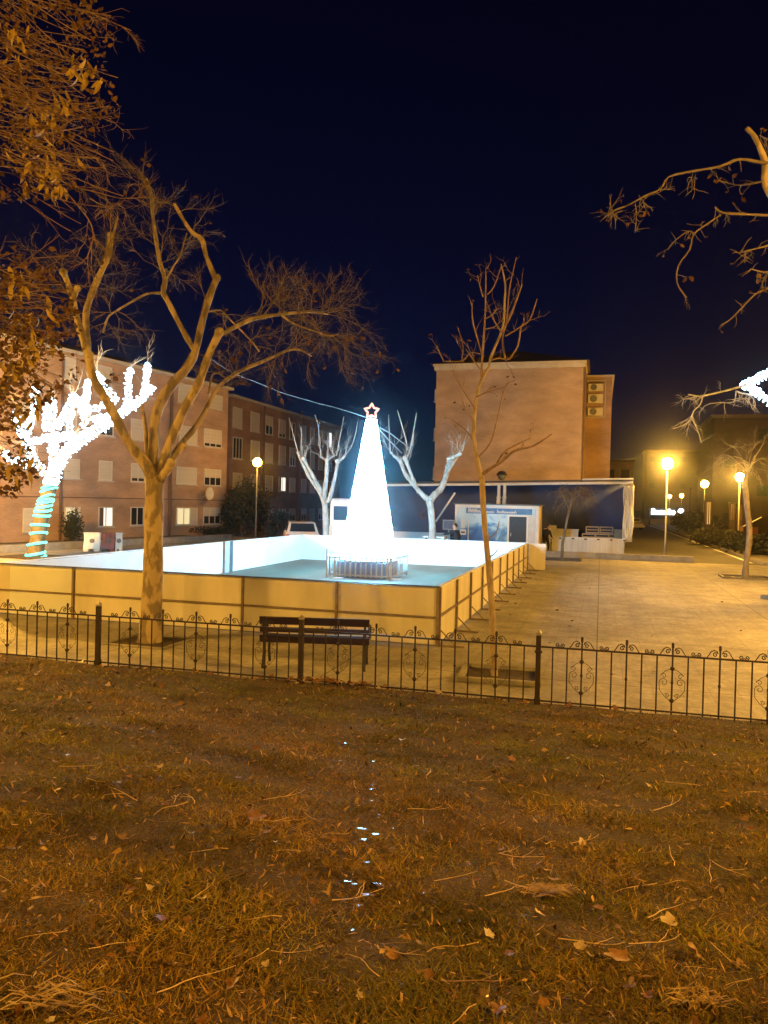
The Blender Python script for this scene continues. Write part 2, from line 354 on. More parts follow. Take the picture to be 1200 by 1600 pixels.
def build_litter():
    n = 34000
    y = 1.9 + 10.2 * rng.random(n) ** 1.5; x = (rng.random(n) * 2 - 1) * (0.55 * y + 1.6)
    fd = (FA + FB * x - y) / math.hypot(1, FB)
    k = fd > -0.03; x, y, fd = x[k], y[k], fd[k]; n = len(x)
    z = np.maximum(VZ(x, y), 0.01) + 0.012 + 0.02 * rng.random(n)
    r = (0.007 + 0.016 * rng.random(n) ** 2.2) * (0.8 + y / 9)
    a = rng.random(n) * 6.28; el = 0.08 + 0.35 * rng.random(n) ** 2
    ux, uy = np.cos(a), np.sin(a); ti = rng.normal(0, 0.6, (n, 2))
    def off(p, q): return np.stack([x + ux * p - uy * q, y + uy * p + ux * q, z + p * ti[:, 0] + q * ti[:, 1]], 1)
    j_ = rng.normal(0, .3, n) * r
    v = np.stack([off(-r, 0 * r), off(j_, -r * el), off(r, 0.1 * r), off(j_ * .5, r * el * .7)], 1)
    pal = np.array([[0.14, 0.06, 0.012], [0.30, 0.16, 0.035], [0.06, 0.026, 0.008], [0.34, 0.21, 0.07], [0.03, 0.014, 0.006]])
    c = pal[rng.integers(0, 5, n)] * (0.7 + 0.6 * rng.random(n))[:, None]
    cc = np.ones((n, 4, 4), np.float32); cc[:, :, :3] = c[:, None, :]
    o = np_mesh('leaf_litter', v.reshape(-1, 3), 4, mat_attr('litter', 0.6, 0.4), cols=cc.reshape(-1, 4))
    tag(o, 'crumbled brown leaf litter strewn through the grass', 'litter', kind='stuff')
build_litter()

# fallen leaves one by one
def leaf_mesh(i, mt, lobes=5):
    r = random.Random(i); b = MB(); n = 17; rim = []
    cu = r.uniform(0.2, 1.1); tw = r.uniform(-0.9, 0.9)
    for k in range(n):
        a = 2 * math.pi * k / n
        rad = 0.5 * (0.80 + 0.16 * math.cos(lobes * a)) * (1 + r.uniform(-0.2, 0.12)) * (1.0 if abs(a - math.pi) > 0.5 else 0.75)
        x, y = rad * math.cos(a), rad * math.sin(a) * r.uniform(0.75, 0.95)
        rim.append((x, y, cu * (x * x + 0.6 * y * y) + tw * x * y + r.uniform(-0.03, 0.03)))
    b.v = [(0, 0, 0.0)] + rim
    b.f = [(0, 1 + k, 1 + (k + 1) % n) for k in range(n)]
    b.tube([(-0.35, 0, 0.06), (-0.62, 0.03, 0.1), (-0.8, 0.1, 0.08)], 0.012, 4)
    return b.mesh('fallen_leaf', mt, True)
LM = [mat('leaf brown', (0.11, 0.045, 0.014), 0.55, (0.18, 0.08, 0.024), 6, 4), mat('leaf ochre', (0.26, 0.13, 0.035), 0.5, (0.18, 0.085, 0.024), 5, 4),
      mat('leaf pale', (0.46, 0.36, 0.25), 0.42, (0.36, 0.26, 0.16), 5, 4), mat('leaf wet', (0.16, 0.10, 0.06), 0.16, (0.22, 0.14, 0.09), 5, 4, spec=0.8)]
LMESH = [[leaf_mesh(10 * m + k, LM[m], 5 if k % 2 else 3) for k in range(4)] for m in range(4)]
LLAB = ['curled brown plane leaf fallen on the grass', 'ochre yellow dry leaf fallen on the grass', 'pale dry leaf lying on the grass', 'dark wet leaf shining on the grass']
def put_leaf(x, y, size, m, label, group='fallen leaves', z=None):
    o = bpy.data.objects.new('fallen_leaf', random.choice(LMESH[m])); COL.objects.link(o)
    zz = (max(lawn_z(x, y), 0.006) if fdist(x, y) > 0 else 0.006) if z is None else z
    o.location = (x, y, zz + size * 0.12 + (0.012 if z is None else 0))
    o.rotation_euler = (random.gauss(0, 0.3), random.gauss(0, 0.3), random.uniform(0, 6.28)); o.scale = (size,) * 3
    return tag(o, label, 'leaf', group)
cnt = 0
while cnt < 195:
    y = 2.3 + 8.2 * random.random() ** 1.35; x = random.uniform(-0.53, 0.53) * y
    if fdist(x, y) < 0.05: continue
    m = random.choices(range(4), (7, 2, 1.5, 2))[0]
    put_leaf(x, y, random.uniform(0.035, 0.08) * (0.8 + y / 20), m, LLAB[m], ['brown leaves on the grass', 'ochre leaves on the grass', 'pale leaves on the grass', 'wet leaves on the grass'][m]); cnt += 1
def flat_leaf(i):
    r = random.Random(70 + i); b = MB(); n = 11; b.v = [(0, 0, 0)] + [(0.5 * r.uniform(.7, 1) * math.cos(6.283 * k / n), 0.36 * r.uniform(.7, 1) * math.sin(6.283 * k / n), r.uniform(-.012, .012)) for k in range(n)]
    b.f = [(0, 1 + k, 1 + (k + 1) % n) for k in range(n)]; return b.mesh('fallen_leaf', LM[3])
FLM = [flat_leaf(i) for i in range(4)]
for i in range(54):
    px, py = (random.gauss(580, 22 + i * 0.7), random.uniform(1085, 1440)) if i < 42 else (random.uniform(60, 270), random.uniform(1090, 1260)); z_ = 0.5
    for _ in range(25): p_ = G(px, py, z_); z_ = lawn_z(p_.x, p_.y)
    o = bpy.data.objects.new('fallen_leaf', random.choice(FLM)); COL.objects.link(o); o.location = (p_.x, p_.y, z_ + 0.04); sz = random.uniform(.02, .05); o.scale = (sz,) * 3
    o.rotation_euler = (-0.11 + random.gauss(0, .045), random.gauss(0, .05), random.uniform(0, 6.28)) if i % 2 else (-0.10 + random.gauss(0, .06), random.gauss(0, .06), 0)
    tag(o, 'flat wet leaf glinting on the grass', 'leaf', 'flat wet leaves on the grass')
for i in range(80):                  # a drift of them along the foot of the railing
    x = random.gauss(-0.75, 0.55) if i % 4 else random.uniform(-5, 4); y = FA + FB * x - abs(random.gauss(0, 0.13)) + 0.04
    put_leaf(x, y, random.uniform(0.08, 0.15), random.choice((0, 1, 1, 2)), 'brown leaf in the drift at the foot of the railing', 'leaves drifted against the railing').location.z += random.uniform(0, 0.09) * math.exp(-((x + 0.75) / .8) ** 2)
def groundz(px, py):                 # the point of the bank seen at a pixel
    z = 0.5
    for _ in range(25): p = G(px, py, z); z = max(lawn_z(p.x, p.y), 0) if fdist(p.x, p.y) > 0 else 0
    return p
# singled-out leaves and clods
for (px, py, sz, m, lab) in ((1085, 1500, .13, 1, 'largest curled ochre leaf at lower right of the lawn'), (1045, 1448, .10, 2, 'pale torn leaf right of the straw clump'),
                             (965, 1505, .13, 1, 'pair-like orange leaf among grass below the straw clump'), (590, 1390, .10, 3, 'shining pale leaf in the middle of the lawn'),
                             (800, 1190, .10, 1, 'golden leaf halfway up the bank right of centre'), (400, 1285, .17, 1, 'broad crumpled ochre leaf left of centre on the lawn')):
    p = groundz(px, py); put_leaf(p.x, p.y, sz, m, lab)
def clump(name, px, py, n, r, mt, label, long=False):
    b = MB(); p = groundz(px, py)
    for i in range(n):
        a = random.uniform(0, 6.28); q = Vector((random.gauss(0, r), random.gauss(0, r * 0.55), 0))
        l = random.uniform(0.05, 0.15); d = Vector((math.cos(a) if not long else 1, 0.4 * math.sin(a), 0)) * l
        zz = lambda v: max(lawn_z(p.x + v.x, p.y + v.y), 0) - p.z + random.uniform(0.012, 0.05)
        m_ = q + d * 0.5; e = q + d
        w = Vector((-d.y, d.x, 0)).normalized() * random.uniform(0.002, 0.005)
        z0, z1, z2 = zz(q), zz(m_) + 0.02, zz(e)
        b.add([(q + w) + Vector((0, 0, z0)), (q - w) + Vector((0, 0, z0)), (m_ - w) + Vector((0, 0, z1)), (m_ + w) + Vector((0, 0, z1)), e + Vector((0, 0, z2))], [(0, 1, 2, 3), (3, 2, 4)])
    o = b.build(name, mt); o.location = p; return tag(o, label, 'straw')
M['straw'] = mat('straw', (0.36, 0.23, 0.05), 0.7, (0.22, 0.13, 0.03), 12, 3)
clump('straw_clump', 845, 1402, 110, 0.05, M['straw'], 'flattened yellow clump of straw on the lawn right of centre', True)
clump('straw_tuft', 1085, 1575, 70, 0.05, M['straw'], 'splayed tuft of dry grass at the lower right corner')
clump('straw_patch', 40, 1580, 50, 0.09, M['straw'], 'yellow straw patch at the lower left corner', True)
TW = [mat('twig pale', (0.62, 0.44, 0.22), 0.6, (0.5, 0.33, 0.15), 20), mat('twig brown', (0.28, 0.16, 0.08), 0.6, (0.2, 0.11, 0.05), 20)]
def twig_mesh(i):
    r = random.Random(900 + i); b = MB(); pts = []; x = 0; y = 0; an = r.uniform(-0.3, 0.3)
    for k in range(7): pts.append((x, y, 0.004 + 0.02 * math.sin(k * 0.9 + i))); an += r.gauss(0.05, 0.16); x += math.cos(an) / 6; y += math.sin(an) / 6
    b.tube([Vector(p) for p in pts], [0.010 - 0.001 * k for k in range(7)], 5)
    if i % 2:
        q = Vector(pts[3]); b.tube([q, q + Vector((0.18, 0.14, 0.02)), q + Vector((0.3, 0.3, 0.03))], [0.006, 0.005, 0.003], 4)
    return b.mesh('fallen_twig', TW[i % 3 == 2])
TMESH = [twig_mesh(i) for i in range(6)]
for i in range(95):
    y = 2.3 + 3.6 * random.random() ** 1.3; x = random.uniform(-0.52, 0.52) * y; k = random.randrange(6)
    o = bpy.data.objects.new('fallen_twig', TMESH[k]); COL.objects.link(o)
    o.location = (x, y, lawn_z(x, y) + 0.028); o.rotation_euler = (random.gauss(-0.08, 0.08), random.gauss(0, 0.08), random.choice((0, 3.14)) + random.gauss(0, 0.6)); s_ = random.uniform(0.11, 0.30); o.scale = (s_, s_, s_ * 0.8)
    tag(o, 'thin dry twig lying on the grass' if k % 2 == 0 else 'thin dry forked twig lying on the grass', 'twig', 'unforked twigs on the grass' if k % 2 == 0 else 'forked twigs on the grass')
for i in range(26):
    p = G(random.uniform(760, 1190), random.uniform(900, 1070)); 
    put_leaf(p.x, p.y, random.uniform(0.07, 0.13), 0, 'dead leaf lying on the paving of the square', 'leaves on the paving', z=0.004)

# ------------------------------------------------------------------ iron railing
def scroll(cx, cz, r, turns, a0, sgn, n=16):
    return [Vector((cx + sgn * r * (1 - 0.8 * i / n) * math.cos(a0 + turns * 6.283 * i / n), 0, cz + r * (1 - 0.8 * i / n) * math.sin(a0 + turns * 6.283 * i / n))) for i in range(n + 1)]
def build_fence():
    ang = math.atan(FB); p0 = Vector((-1.15, FA + FB * -1.15, 0))
    root = thing('iron_railing', 'low dark wrought iron railing with scrolls, spikes and posts, crossing between lawn and square', 'railing', p0, ang)
    S = 3.36; NB = 18; st = S / NB; RT = 0.785
    bar = MB(); bar.tube([(0, 0, 0.0), (0, 0, RT)], 0.0105, 6); bar = bar.mesh('bar', M['iron'])
    sp = MB(); sp.tube([(0, 0, 0.0), (0, 0, RT + 0.10)], 0.012, 6); sp.tube([(0, 0, RT + 0.09), (0, 0, RT + 0.105), (0, 0, RT + 0.155), (0, 0, RT + 0.165)], [0.010, 0.017, 0.017, 0.010], 8); sp.ball((0, 0, 0.44), 0.018, 8, 6, (1, 1, 1.5)); sp = sp.mesh('bar', M['iron'])
    big = MB()
    for sg in (-1, 1):
        c = scroll(sg * 0.055, RT + 0.05, 0.034, 1.35, -0.2, -sg)
        s_curve = [Vector((sg * 0.155, 0, RT + 0.008)), Vector((sg * 0.130, 0, RT + 0.045)), Vector((sg * 0.105, 0, RT + 0.088)), Vector((sg * 0.07, 0, RT + 0.105)), Vector((sg * 0.035, 0, RT + 0.092))]
        big.tube(s_curve + c[1:], 0.0065, 5)
    big = big.mesh('scroll', M['iron'])
    sm = MB()
    for sg in (-1, 1):
        sm.tube(scroll(sg * 0.032, RT + 0.036, 0.03, 1.4, 3.3, sg), 0.0065, 5)
    sm = sm.mesh('scroll', M['iron'])
    ly = MB()
    for sg in (-1, 1):
        ly.tube([Vector((sg * 0.012, 0, 0.20)), Vector((sg * 0.09, 0, 0.26)), Vector((sg * 0.15, 0, 0.34)), Vector((sg * 0.155, 0, 0.42))] + scroll(sg * 0.10, 0.44, 0.055, 1.2, 0.1, sg), 0.0034, 5)
        ly.tube([Vector((sg * 0.012, 0, 0.62)), Vector((sg * 0.08, 0, 0.585)), Vector((sg * 0.14, 0, 0.53))] + scroll(sg * 0.10, 0.52, 0.035, 1.1, 0.2, sg), 0.0034, 5)
        ly.tube(scroll(sg * 0.06, 0.27, 0.03, 1.2, 0.6, sg), 0.0036, 5)
    ly.ball((0, 0, 0.62), 0.03, 8, 6); ly.ball((0, 0, 0.21), 0.03, 8, 6)
    ly = ly.mesh('ornament', M['iron'])
    post = MB(); post.box(-0.032, 0.032, -0.032, 0.032, -0.05, 0.93); post.prism([(-0.045, 0.0), (0.045, 0.0), (0.04, 0.10), (-0.04, 0.10)], -0.04, 0.04, 'x')
    post.cyl((0, 0), 0.05, 0.70, 0.73, 12); post = post.mesh('post', M['iron'])
    cap = MB(); cap.tube([(0, 0, 0.93), (0, 0, 0.945), (0, 0, 0.965), (0, 0, 1.0)], [0.03, 0.052, 0.05, 0.012], 4); cap = cap.mesh('post_cap', M['postcap'])
    def put(me, x, nm):
        o = bpy.data.objects.new(nm, me); COL.objects.link(o); o.parent = root; o.location = (x, 0, zat(x)); return o
    def zat(x): return 0.0
    for k in range(-3, 4):
        po = put(post, k * S, 'post'); c = bpy.data.objects.new('post_cap', cap); COL.objects.link(c); c.parent = po; c.rotation_euler = (0, 0, math.pi / 4)
        if k < -1: c.data = cap
    for k in range(-3, 3):
        r = MB(); r.box(k * S + 0.033, (k + 1) * S - 0.033, -0.012, 0.012, RT - 0.012, RT + 0.010); r.box(k * S + 0.033, (k + 1) * S - 0.033, -0.010, 0.010, 0.055, 0.075); r.build('rail', M['iron'], root)
        if not -2 <= k <= 1: 
            pass
        for j in range(1, NB):
            x = k * S + j * st
            if not (-6.9 < x < 6.6): continue
            put(sp if j % 3 == 0 else bar, x, 'bar')
            if j % 3 == 0: put(big, x, 'scroll')
            if j % 6 == 3: put(ly, x, 'ornament')
        for j in (1.5, 4.5, 7.5, 10.5, 13.5, 16.5): put(sm, k * S + j * st, 'scroll')
build_fence()

# ------------------------------------------------------------------ bench
def build_bench():
    a, b_ = G(404, 1041), G(572, 1047); mid = (a + b_) / 2 + Vector((0.04, 0.13, 0)); ang = math.atan2((b_ - a).y, (b_ - a).x)
    t = thing('park_bench', 'dark slatted park bench with its back to the railing', 'bench', (mid.x, mid.y, 0), ang)
    w = 0.87
    def slat(nm, y, z, h, th, tilt):
        m = MB(); m.box(-w, w, -th / 2, th / 2, -h / 2, h / 2)
        o = m.build(nm, M['bench'], t, bevel=0.008); o.location = (0, y, z); o.rotation_euler = (tilt, 0, 0)
    slat('back_slat', -0.235, 0.755, 0.125, 0.032, 0.16); slat('back_slat', -0.195, 0.605, 0.085, 0.032, 0.16)
    for y, z in ((-0.145, 0.455), (-0.02, 0.44), (0.105, 0.44), (0.23, 0.45)): slat('seat_slat', y, z, 0.032, 0.11, 0.0)
    slat('rear_rail', -0.20, 0.46, 0.115, 0.035, 0.1)
    for x in (-0.80, 0.80):
        m = MB(); m.tube([(x, -0.26, 0), (x, -0.19, 0.22), (x, -0.16, 0.42), (x, -0.20, 0.6), (x, -0.245, 0.81)], [0.024, 0.022, 0.024, 0.022, 0.018], 8)
        m.build('rear_leg', M['iron'], t)
        m = MB(); m.tube([(x, 0.30, 0), (x, 0.22, 0.2), (x, 0.25, 0.42)], 0.023, 8); m.tube([(x, 0.25, 0.415), (x, 0.0, 0.40), (x, -0.16, 0.42)], 0.02, 8); m.build('front_leg', M['iron'], t)
        m = MB(); m.tube([(x * 1.06, -0.21, 0.63), (x * 1.06, 0.05, 0.665), (x * 1.06, 0.25, 0.645), (x * 1.06, 0.29, 0.58), (x * 1.06, 0.25, 0.43)], 0.018, 8); m.build('armrest', M['iron'], t)
build_bench()

# ------------------------------------------------------------------ ice rink barrier
def build_rink():
    r = thing('rink_barrier', 'white walled ice rink barrier of boards on brown posts round the lit cone', 'barrier', A0, -PHI)
    W, D, h = 9.88, 17.9, 1.10
    fl = MB(); fl.box(-W + 0.04, -0.04, 0.05, D - 0.04, 0.004, 0.03); o = fl.build('rink_floor', M['rinkfloor']); o.location = A0; o.rotation_euler = (0, 0, -PHI); tag(o, kind='structure')
    def post(x, y, s=0.023, nm='post', hh=h): m = MB(); m.box(x - s, x + s, y - s, y + s, 0, hh); return m.build(nm, M['rinkpost'], r)
    n = 5; pw = W / n
    for i in range(n):
        x1 = -i * pw; x0 = x1 - pw
        if i == 4:
            m = MB(); m.box(x0 + .005, x0 + 0.34, 0, 0.018, 0.03, h - 0.03); m.build('panel', M['ply'], r)
            m = MB(); m.box(x0 + 0.345, x1 - .04, -0.02, 0.018, 0.03, h - 0.03); o = m.build('panel', M['ply_pale'], r); o['label'] = 'paler white panel'
        else:
            m = MB(); m.box(x0 + .005, x1 - .005, 0, 0.018, 0.03, h - 0.03); m.build('panel', M['ply'], r)
        post(x1, -0.031)
        m = MB(); m.box(x0 + 0.035, x1 - 0.035, -0.045, -0.021, 0.525, 0.56); m.build('mid_rail', M['rinkpost'], r)
    post(-W, -0.031)
    n2 = 10; pd = D / n2
    for i in range(n2):
        y0 = i * pd; y1 = y0 + pd
        m = MB(); m.box(-0.018, 0, y0 + .005, y1 - .005, 0.03, h - 0.03); m.build('panel', M['ply'], r)
        m = MB(); m.box(0.003, 0.045, y0 + 0.035, y1 - 0.035, 0.535, 0.575); m.build('mid_rail', M['rinkpost'], r)
        for k in ((y0,) if i else (0.035,)) + ((D - 0.035,) if i == n2 - 1 else ()):
            post(0.033, k)
            m = MB(); m.box(0.065, 0.50, k - 0.03, k + 0.03, 0.002, 0.035); m.tube([(0.06, k, 0.30), (0.34, k, 0.03)], 0.014, 6); m.build('foot', M['rinkpost'], r)
        m = MB(); m.box(-W, -W + 0.018, y0 + .005, y1 - .005, 0.03, h - 0.03); m.build('panel', M['ply'], r)
        post(-W - 0.033, y1 - 0.03)
    for i in range(n):
        x1 = -i * pw; x0 = x1 - pw
        m = MB(); m.box(x0 + .005, x1 - .005, D - 0.018, D, 0.03, h - 0.03); m.build('panel', M['ply'], r); post(x1 - 0.03 if i else -0.06, D + 0.033)
    m = MB(); m.box(0.075, 0.74, D - 0.018, D, 0.03, h); m.box(0.075, 0.74, D - 0.028, D - 0.019, 0.53, 0.57); o = m.build('end_panel', M['ply'], r)
    # white inner lining, one sheet a side
    for nm, bx in (('lining', (-W + 0.03, -0.03, 0.020, 0.032)), ('lining', (-W + 0.03, -0.03, D - 0.032, D - 0.02)), ('lining', (-W + 0.02, -W + 0.032, 0.034, D - 0.034)), ('lining', (-0.032, -0.02, 0.034, D - 0.034))):
        m = MB(); m.box(*bx, 0.035, h - 0.01); m.build('lining', M['rinkwhite'], r)
    for bx in ((-W - 0.03, 0.03, -0.05, 0.034), (-W - 0.03, 0.03, D - 0.034, D + 0.03), (-W - 0.03, -W + 0.034, 0.035, D - 0.035), (-0.034, 0.05, 0.035, D - 0.035)):
        m = MB(); m.box(*bx, h, h + 0.022); m.build('top_cap', M['cap'] if bx[2] < 0 else M['rinkwhite'], r)
    g = W2L(G(367.5, 895, 0.03)); m = MB(); m.box(-W + 0.035, -W + 0.12, g.y - 0.30, g.y + 0.28, 0.035, h + 0.04); m.build('gate_leaf', M['greypost'], r)
    m = MB(); m.box(-W + 0.122, -W + 0.135, g.y + 0.05, g.y + 0.28, 0.035, h + 0.04); m.build('gate_edge', M['cap'], r)
build_rink()

# ------------------------------------------------------------------ lit cone tree
CC = P(577, 800, 27.0); CC.z = 0.03
def build_cone():
    t = thing('christmas_tree', 'tall cone tree of dazzling white lights with a glowing star', 'christmas tree', CC, -PHI)
    z0, z1, r0, r1 = 0.62, 5.50, 0.98, 0.17
    net = MB(); NS = 56; NZ = 26
    for k in range(NS):                       # strings of lamps hanging from the mast to the ring
        a = 2 * math.pi * k / NS; pts = []
        for j in range(NZ + 1):
            f = j / NZ; rr = r0 + (r1 - r0) * f + 0.012 * math.sin(j * 2.1 + k)
            pts.append((rr * math.cos(a), rr * math.sin(a), z0 + (z1 - z0) * f))
        net.tube(pts, 0.016, 3, False)
    net.build('light_strings', M['led'], t)
    sk = MB(); n = 40
    pr = [(r0 - 0.05, z0), (r0 * 0.75, z0 + (z1 - z0) * 0.27), (r1 + 0.24, z0 + (z1 - z0) * 0.68), (r1 - 0.02, z1), (0.02, z1 + 0.02)]
    for i, (rr, zz) in enumerate(pr):
        for j in range(n): a = 2 * math.pi * j / n; sk.v.append((rr * math.cos(a), rr * math.sin(a), zz))
    for i in range(len(pr) - 1):
        for j in range(n): sk.f.append((i * n + j, i * n + (j + 1) % n, (i + 1) * n + (j + 1) % n, (i + 1) * n + j))
    sk.build('light_net', M['led_net'], t, True)
    m = MB(); m.cyl((0, 0), 0.03, 0.05, 5.62, 10); m.cyl((0, 0), 1.0, 0.55, 0.60, 40); m.build('mast', M['polegrey'], t)
    m = MB(); m.box(-0.86, 0.86, -0.86, 0.86, 0.0, 0.55); m.build('ballast_box', M['bluebox'], t, bevel=0.03)
    st = MB(); R1, R2 = 0.29, 0.15
    def ring(s_, y): return [(s_ * (R1 if i % 2 == 0 else R2) * math.sin(i * math.pi / 5), y, 5.80 + s_ * (R1 if i % 2 == 0 else R2) * math.cos(i * math.pi / 5)) for i in range(10)]
    pts = [Vector(p) for p in ring(0.93, 0)]; loop = []
    for i in range(10):
        a, b = pts[i], pts[(i + 1) % 10]; loop += [a, a.lerp(b, 0.5)]
    st.tube(loop + loop[:2], 0.036, 8, False)
    o = st.build('star', M['star'], t, True); o.rotation_euler = (0, 0, PHI)
    f = thing('picket_barrier', 'low grey picket barrier round the foot of the lit cone', 'barrier', CC, -PHI)
    hs = 1.12
    for k in range(4):
        c, s_ = math.cos(k * math.pi / 2), math.sin(k * math.pi / 2); Mx = Matrix(((c, -s_, 0, 0), (s_, c, 0, 0), (0, 0, 1, 0), (0, 0, 0, 1)))
        m = MB(); m.box(-hs + 0.035, hs - 0.035, -hs - 0.022, -hs + 0.022, 0.68, 0.725, Mx); m.box(-hs + 0.035, hs - 0.035, -hs - 0.02, -hs + 0.02, 0.10, 0.14, Mx); m.build('rail', M['slat'], f)
        for j in range(12):
            x = -hs + 0.10 + j * (2 * hs - 0.2) / 11; m = MB(); m.box(x - 0.028, x + 0.028, -hs - 0.034, -hs - 0.024, 0.06, 0.76, Mx); m.build('picket', M['slat'], f)
        hh = 0.98 if k == 0 else 0.80
        m = MB(); m.box(-hs - 0.033, -hs + 0.033, -hs - 0.033, -hs + 0.033, 0, hh, Mx); m.build('post', M['slat'], f)
        m = MB(); m.box(-hs + 0.3, -hs + 0.6, -hs - 0.25, -hs + 0.05, 0.002, 0.03, Mx); m.build('foot_plate', M['white'], f)
build_cone()

# ------------------------------------------------------------------ street lamps
def lamp_proto(name, label, gm, rad=0.30, ph=4.75):
    t = thing(name, label, 'street lamp', (0, 0, 0), 0, 'globe street lamps')
    m = MB(); m.tube([(0, 0, 0), (0, 0, 0.9), (0, 0, 0.95), (0, 0, ph)], [0.065, 0.06, 0.045, 0.038], 10); m.cyl((0, 0), 0.13, 0, 0.04, 12); m.build('pole', M['polegrey'], t, True)
    m = MB(); m.tube([(0, 0, ph), (0, 0, ph + 0.05), (0, 0, ph + 0.09)], [0.045, 0.10, 0.085], 12); m.build('collar', M['cap'], t)
    m = MB(); m.ball((0, 0, ph + 0.09 + rad * 0.95), rad, 14, 9); m.build('globe', gm, t, True)
    return t
def lamp_at(proto, px, py, label, first=False):      # far enough that a 5.2 m lamp on level ground reaches that height
    r = ray(px, py); d = (5.14 - H) / (r.z / r.y); g = P(px, py, d)
    o = proto if first else dup(proto, (0, 0, 0), 0, label); o.location = (g.x, g.y, 0); o['label'] = label
    return o
LP = lamp_proto('street_lamp', 'globe street lamp', M['globe'])
lamp_at(LP, 1043, 724, 'globe street lamp standing at the kerb right of the marquee', True)
_ll = lamp_at(LP, 402, 722, 'globe street lamp before the brick flats on the left')
for _c in _ll.children:
    if _c.name.startswith('globe'): _c.data = _c.data.copy(); _c.data.materials[0] = M['globe_far']
lamp_at(LP, 1156, 745, 'globe street lamp behind the thin tree on the right')
_oa = L2W(10.3, 3.5); _ob = L2W(10.8, 13); _oc = Vector((-15.5, 26, 0)); _od = Vector((-10.5, 9.6, 0))
for i, (x, y) in enumerate(((-7.8, -3.2), (7.6, 2.2), (_oa.x, _oa.y), (_ob.x, _ob.y), (_oc.x, _oc.y), (_od.x, _od.y))):
    o = dup(LP, (x, y, (0.9, 0.7, 0, 0, 0, 0)[i]), 0, ['globe street lamp on the bank, beyond the frame at left', 'globe street lamp on the bank, beyond the frame at right', 'globe street lamp on the right edge of the square, nearer one beyond the frame', 'globe street lamp on the right edge of the square, farther one beyond the frame', 'globe street lamp before the flats, beyond the frame at left', 'globe street lamp by the end of the railing, beyond the frame at left'][i])
    if i == 5:
        m = MB(); m.tube([(0, 0, 5.10), (0, 0, 5.16), (0, 0, 5.40), (0, 0, 5.50)], [0.44, 0.43, 0.28, 0.03], 18); m.build('added_lamp_shade', M['cap'], o, True)  # unseen hood added to keep this lamp's light off the upper limbs
    if i == 4:
        for _c in o.children:
            if _c.name.startswith('globe'): _c.data = _c.data.copy(); _c.data.materials[0] = M['globe_boosted']  # unseen lamp, boosted above the others to brighten the left flats
_u = L2W(*W2L(P(784, 742, 50)).xy)
_u = thing('unlit_lamp', 'unlit domed street lamp rising behind the marquee roof before the gable', 'street lamp', (_u.x, _u.y, 0))
m = MB(); m.tube([(0, 0, 0), (0, 0, 4.25)], 0.05, 8); m.build('pole', M['polegrey'], _u)
m = MB(); m.ball((0, 0, 4.5), 0.27, 12, 8); m.build('globe', M['greyplastic'], _u, True)
m = MB(); m.tube([(0, 0, 4.56), (0, 0, 4.62), (0, 0, 4.80), (0, 0, 4.86)], [0.36, 0.35, 0.22, 0.02], 16); m.build('dome', M['black'], _u, True)
LF = lamp_proto('street_lamp', 'far', M['globe_far'], 0.36)
LF['group'] = 'far street lamps'
for i, (px, py, lab) in enumerate(((1101, 757, 'distant street lamp above the lit doorway on the right'), (1065, 775, 'right of the two close-set distant lamps above the shop sign'),
                                  (1046, 776, 'left of the two close-set distant lamps above the shop sign'), (1021, 782, 'lowest distant lamp left of the lamp pole, above the shop sign'))):
    lamp_at(LF, px, py, lab, i == 0)

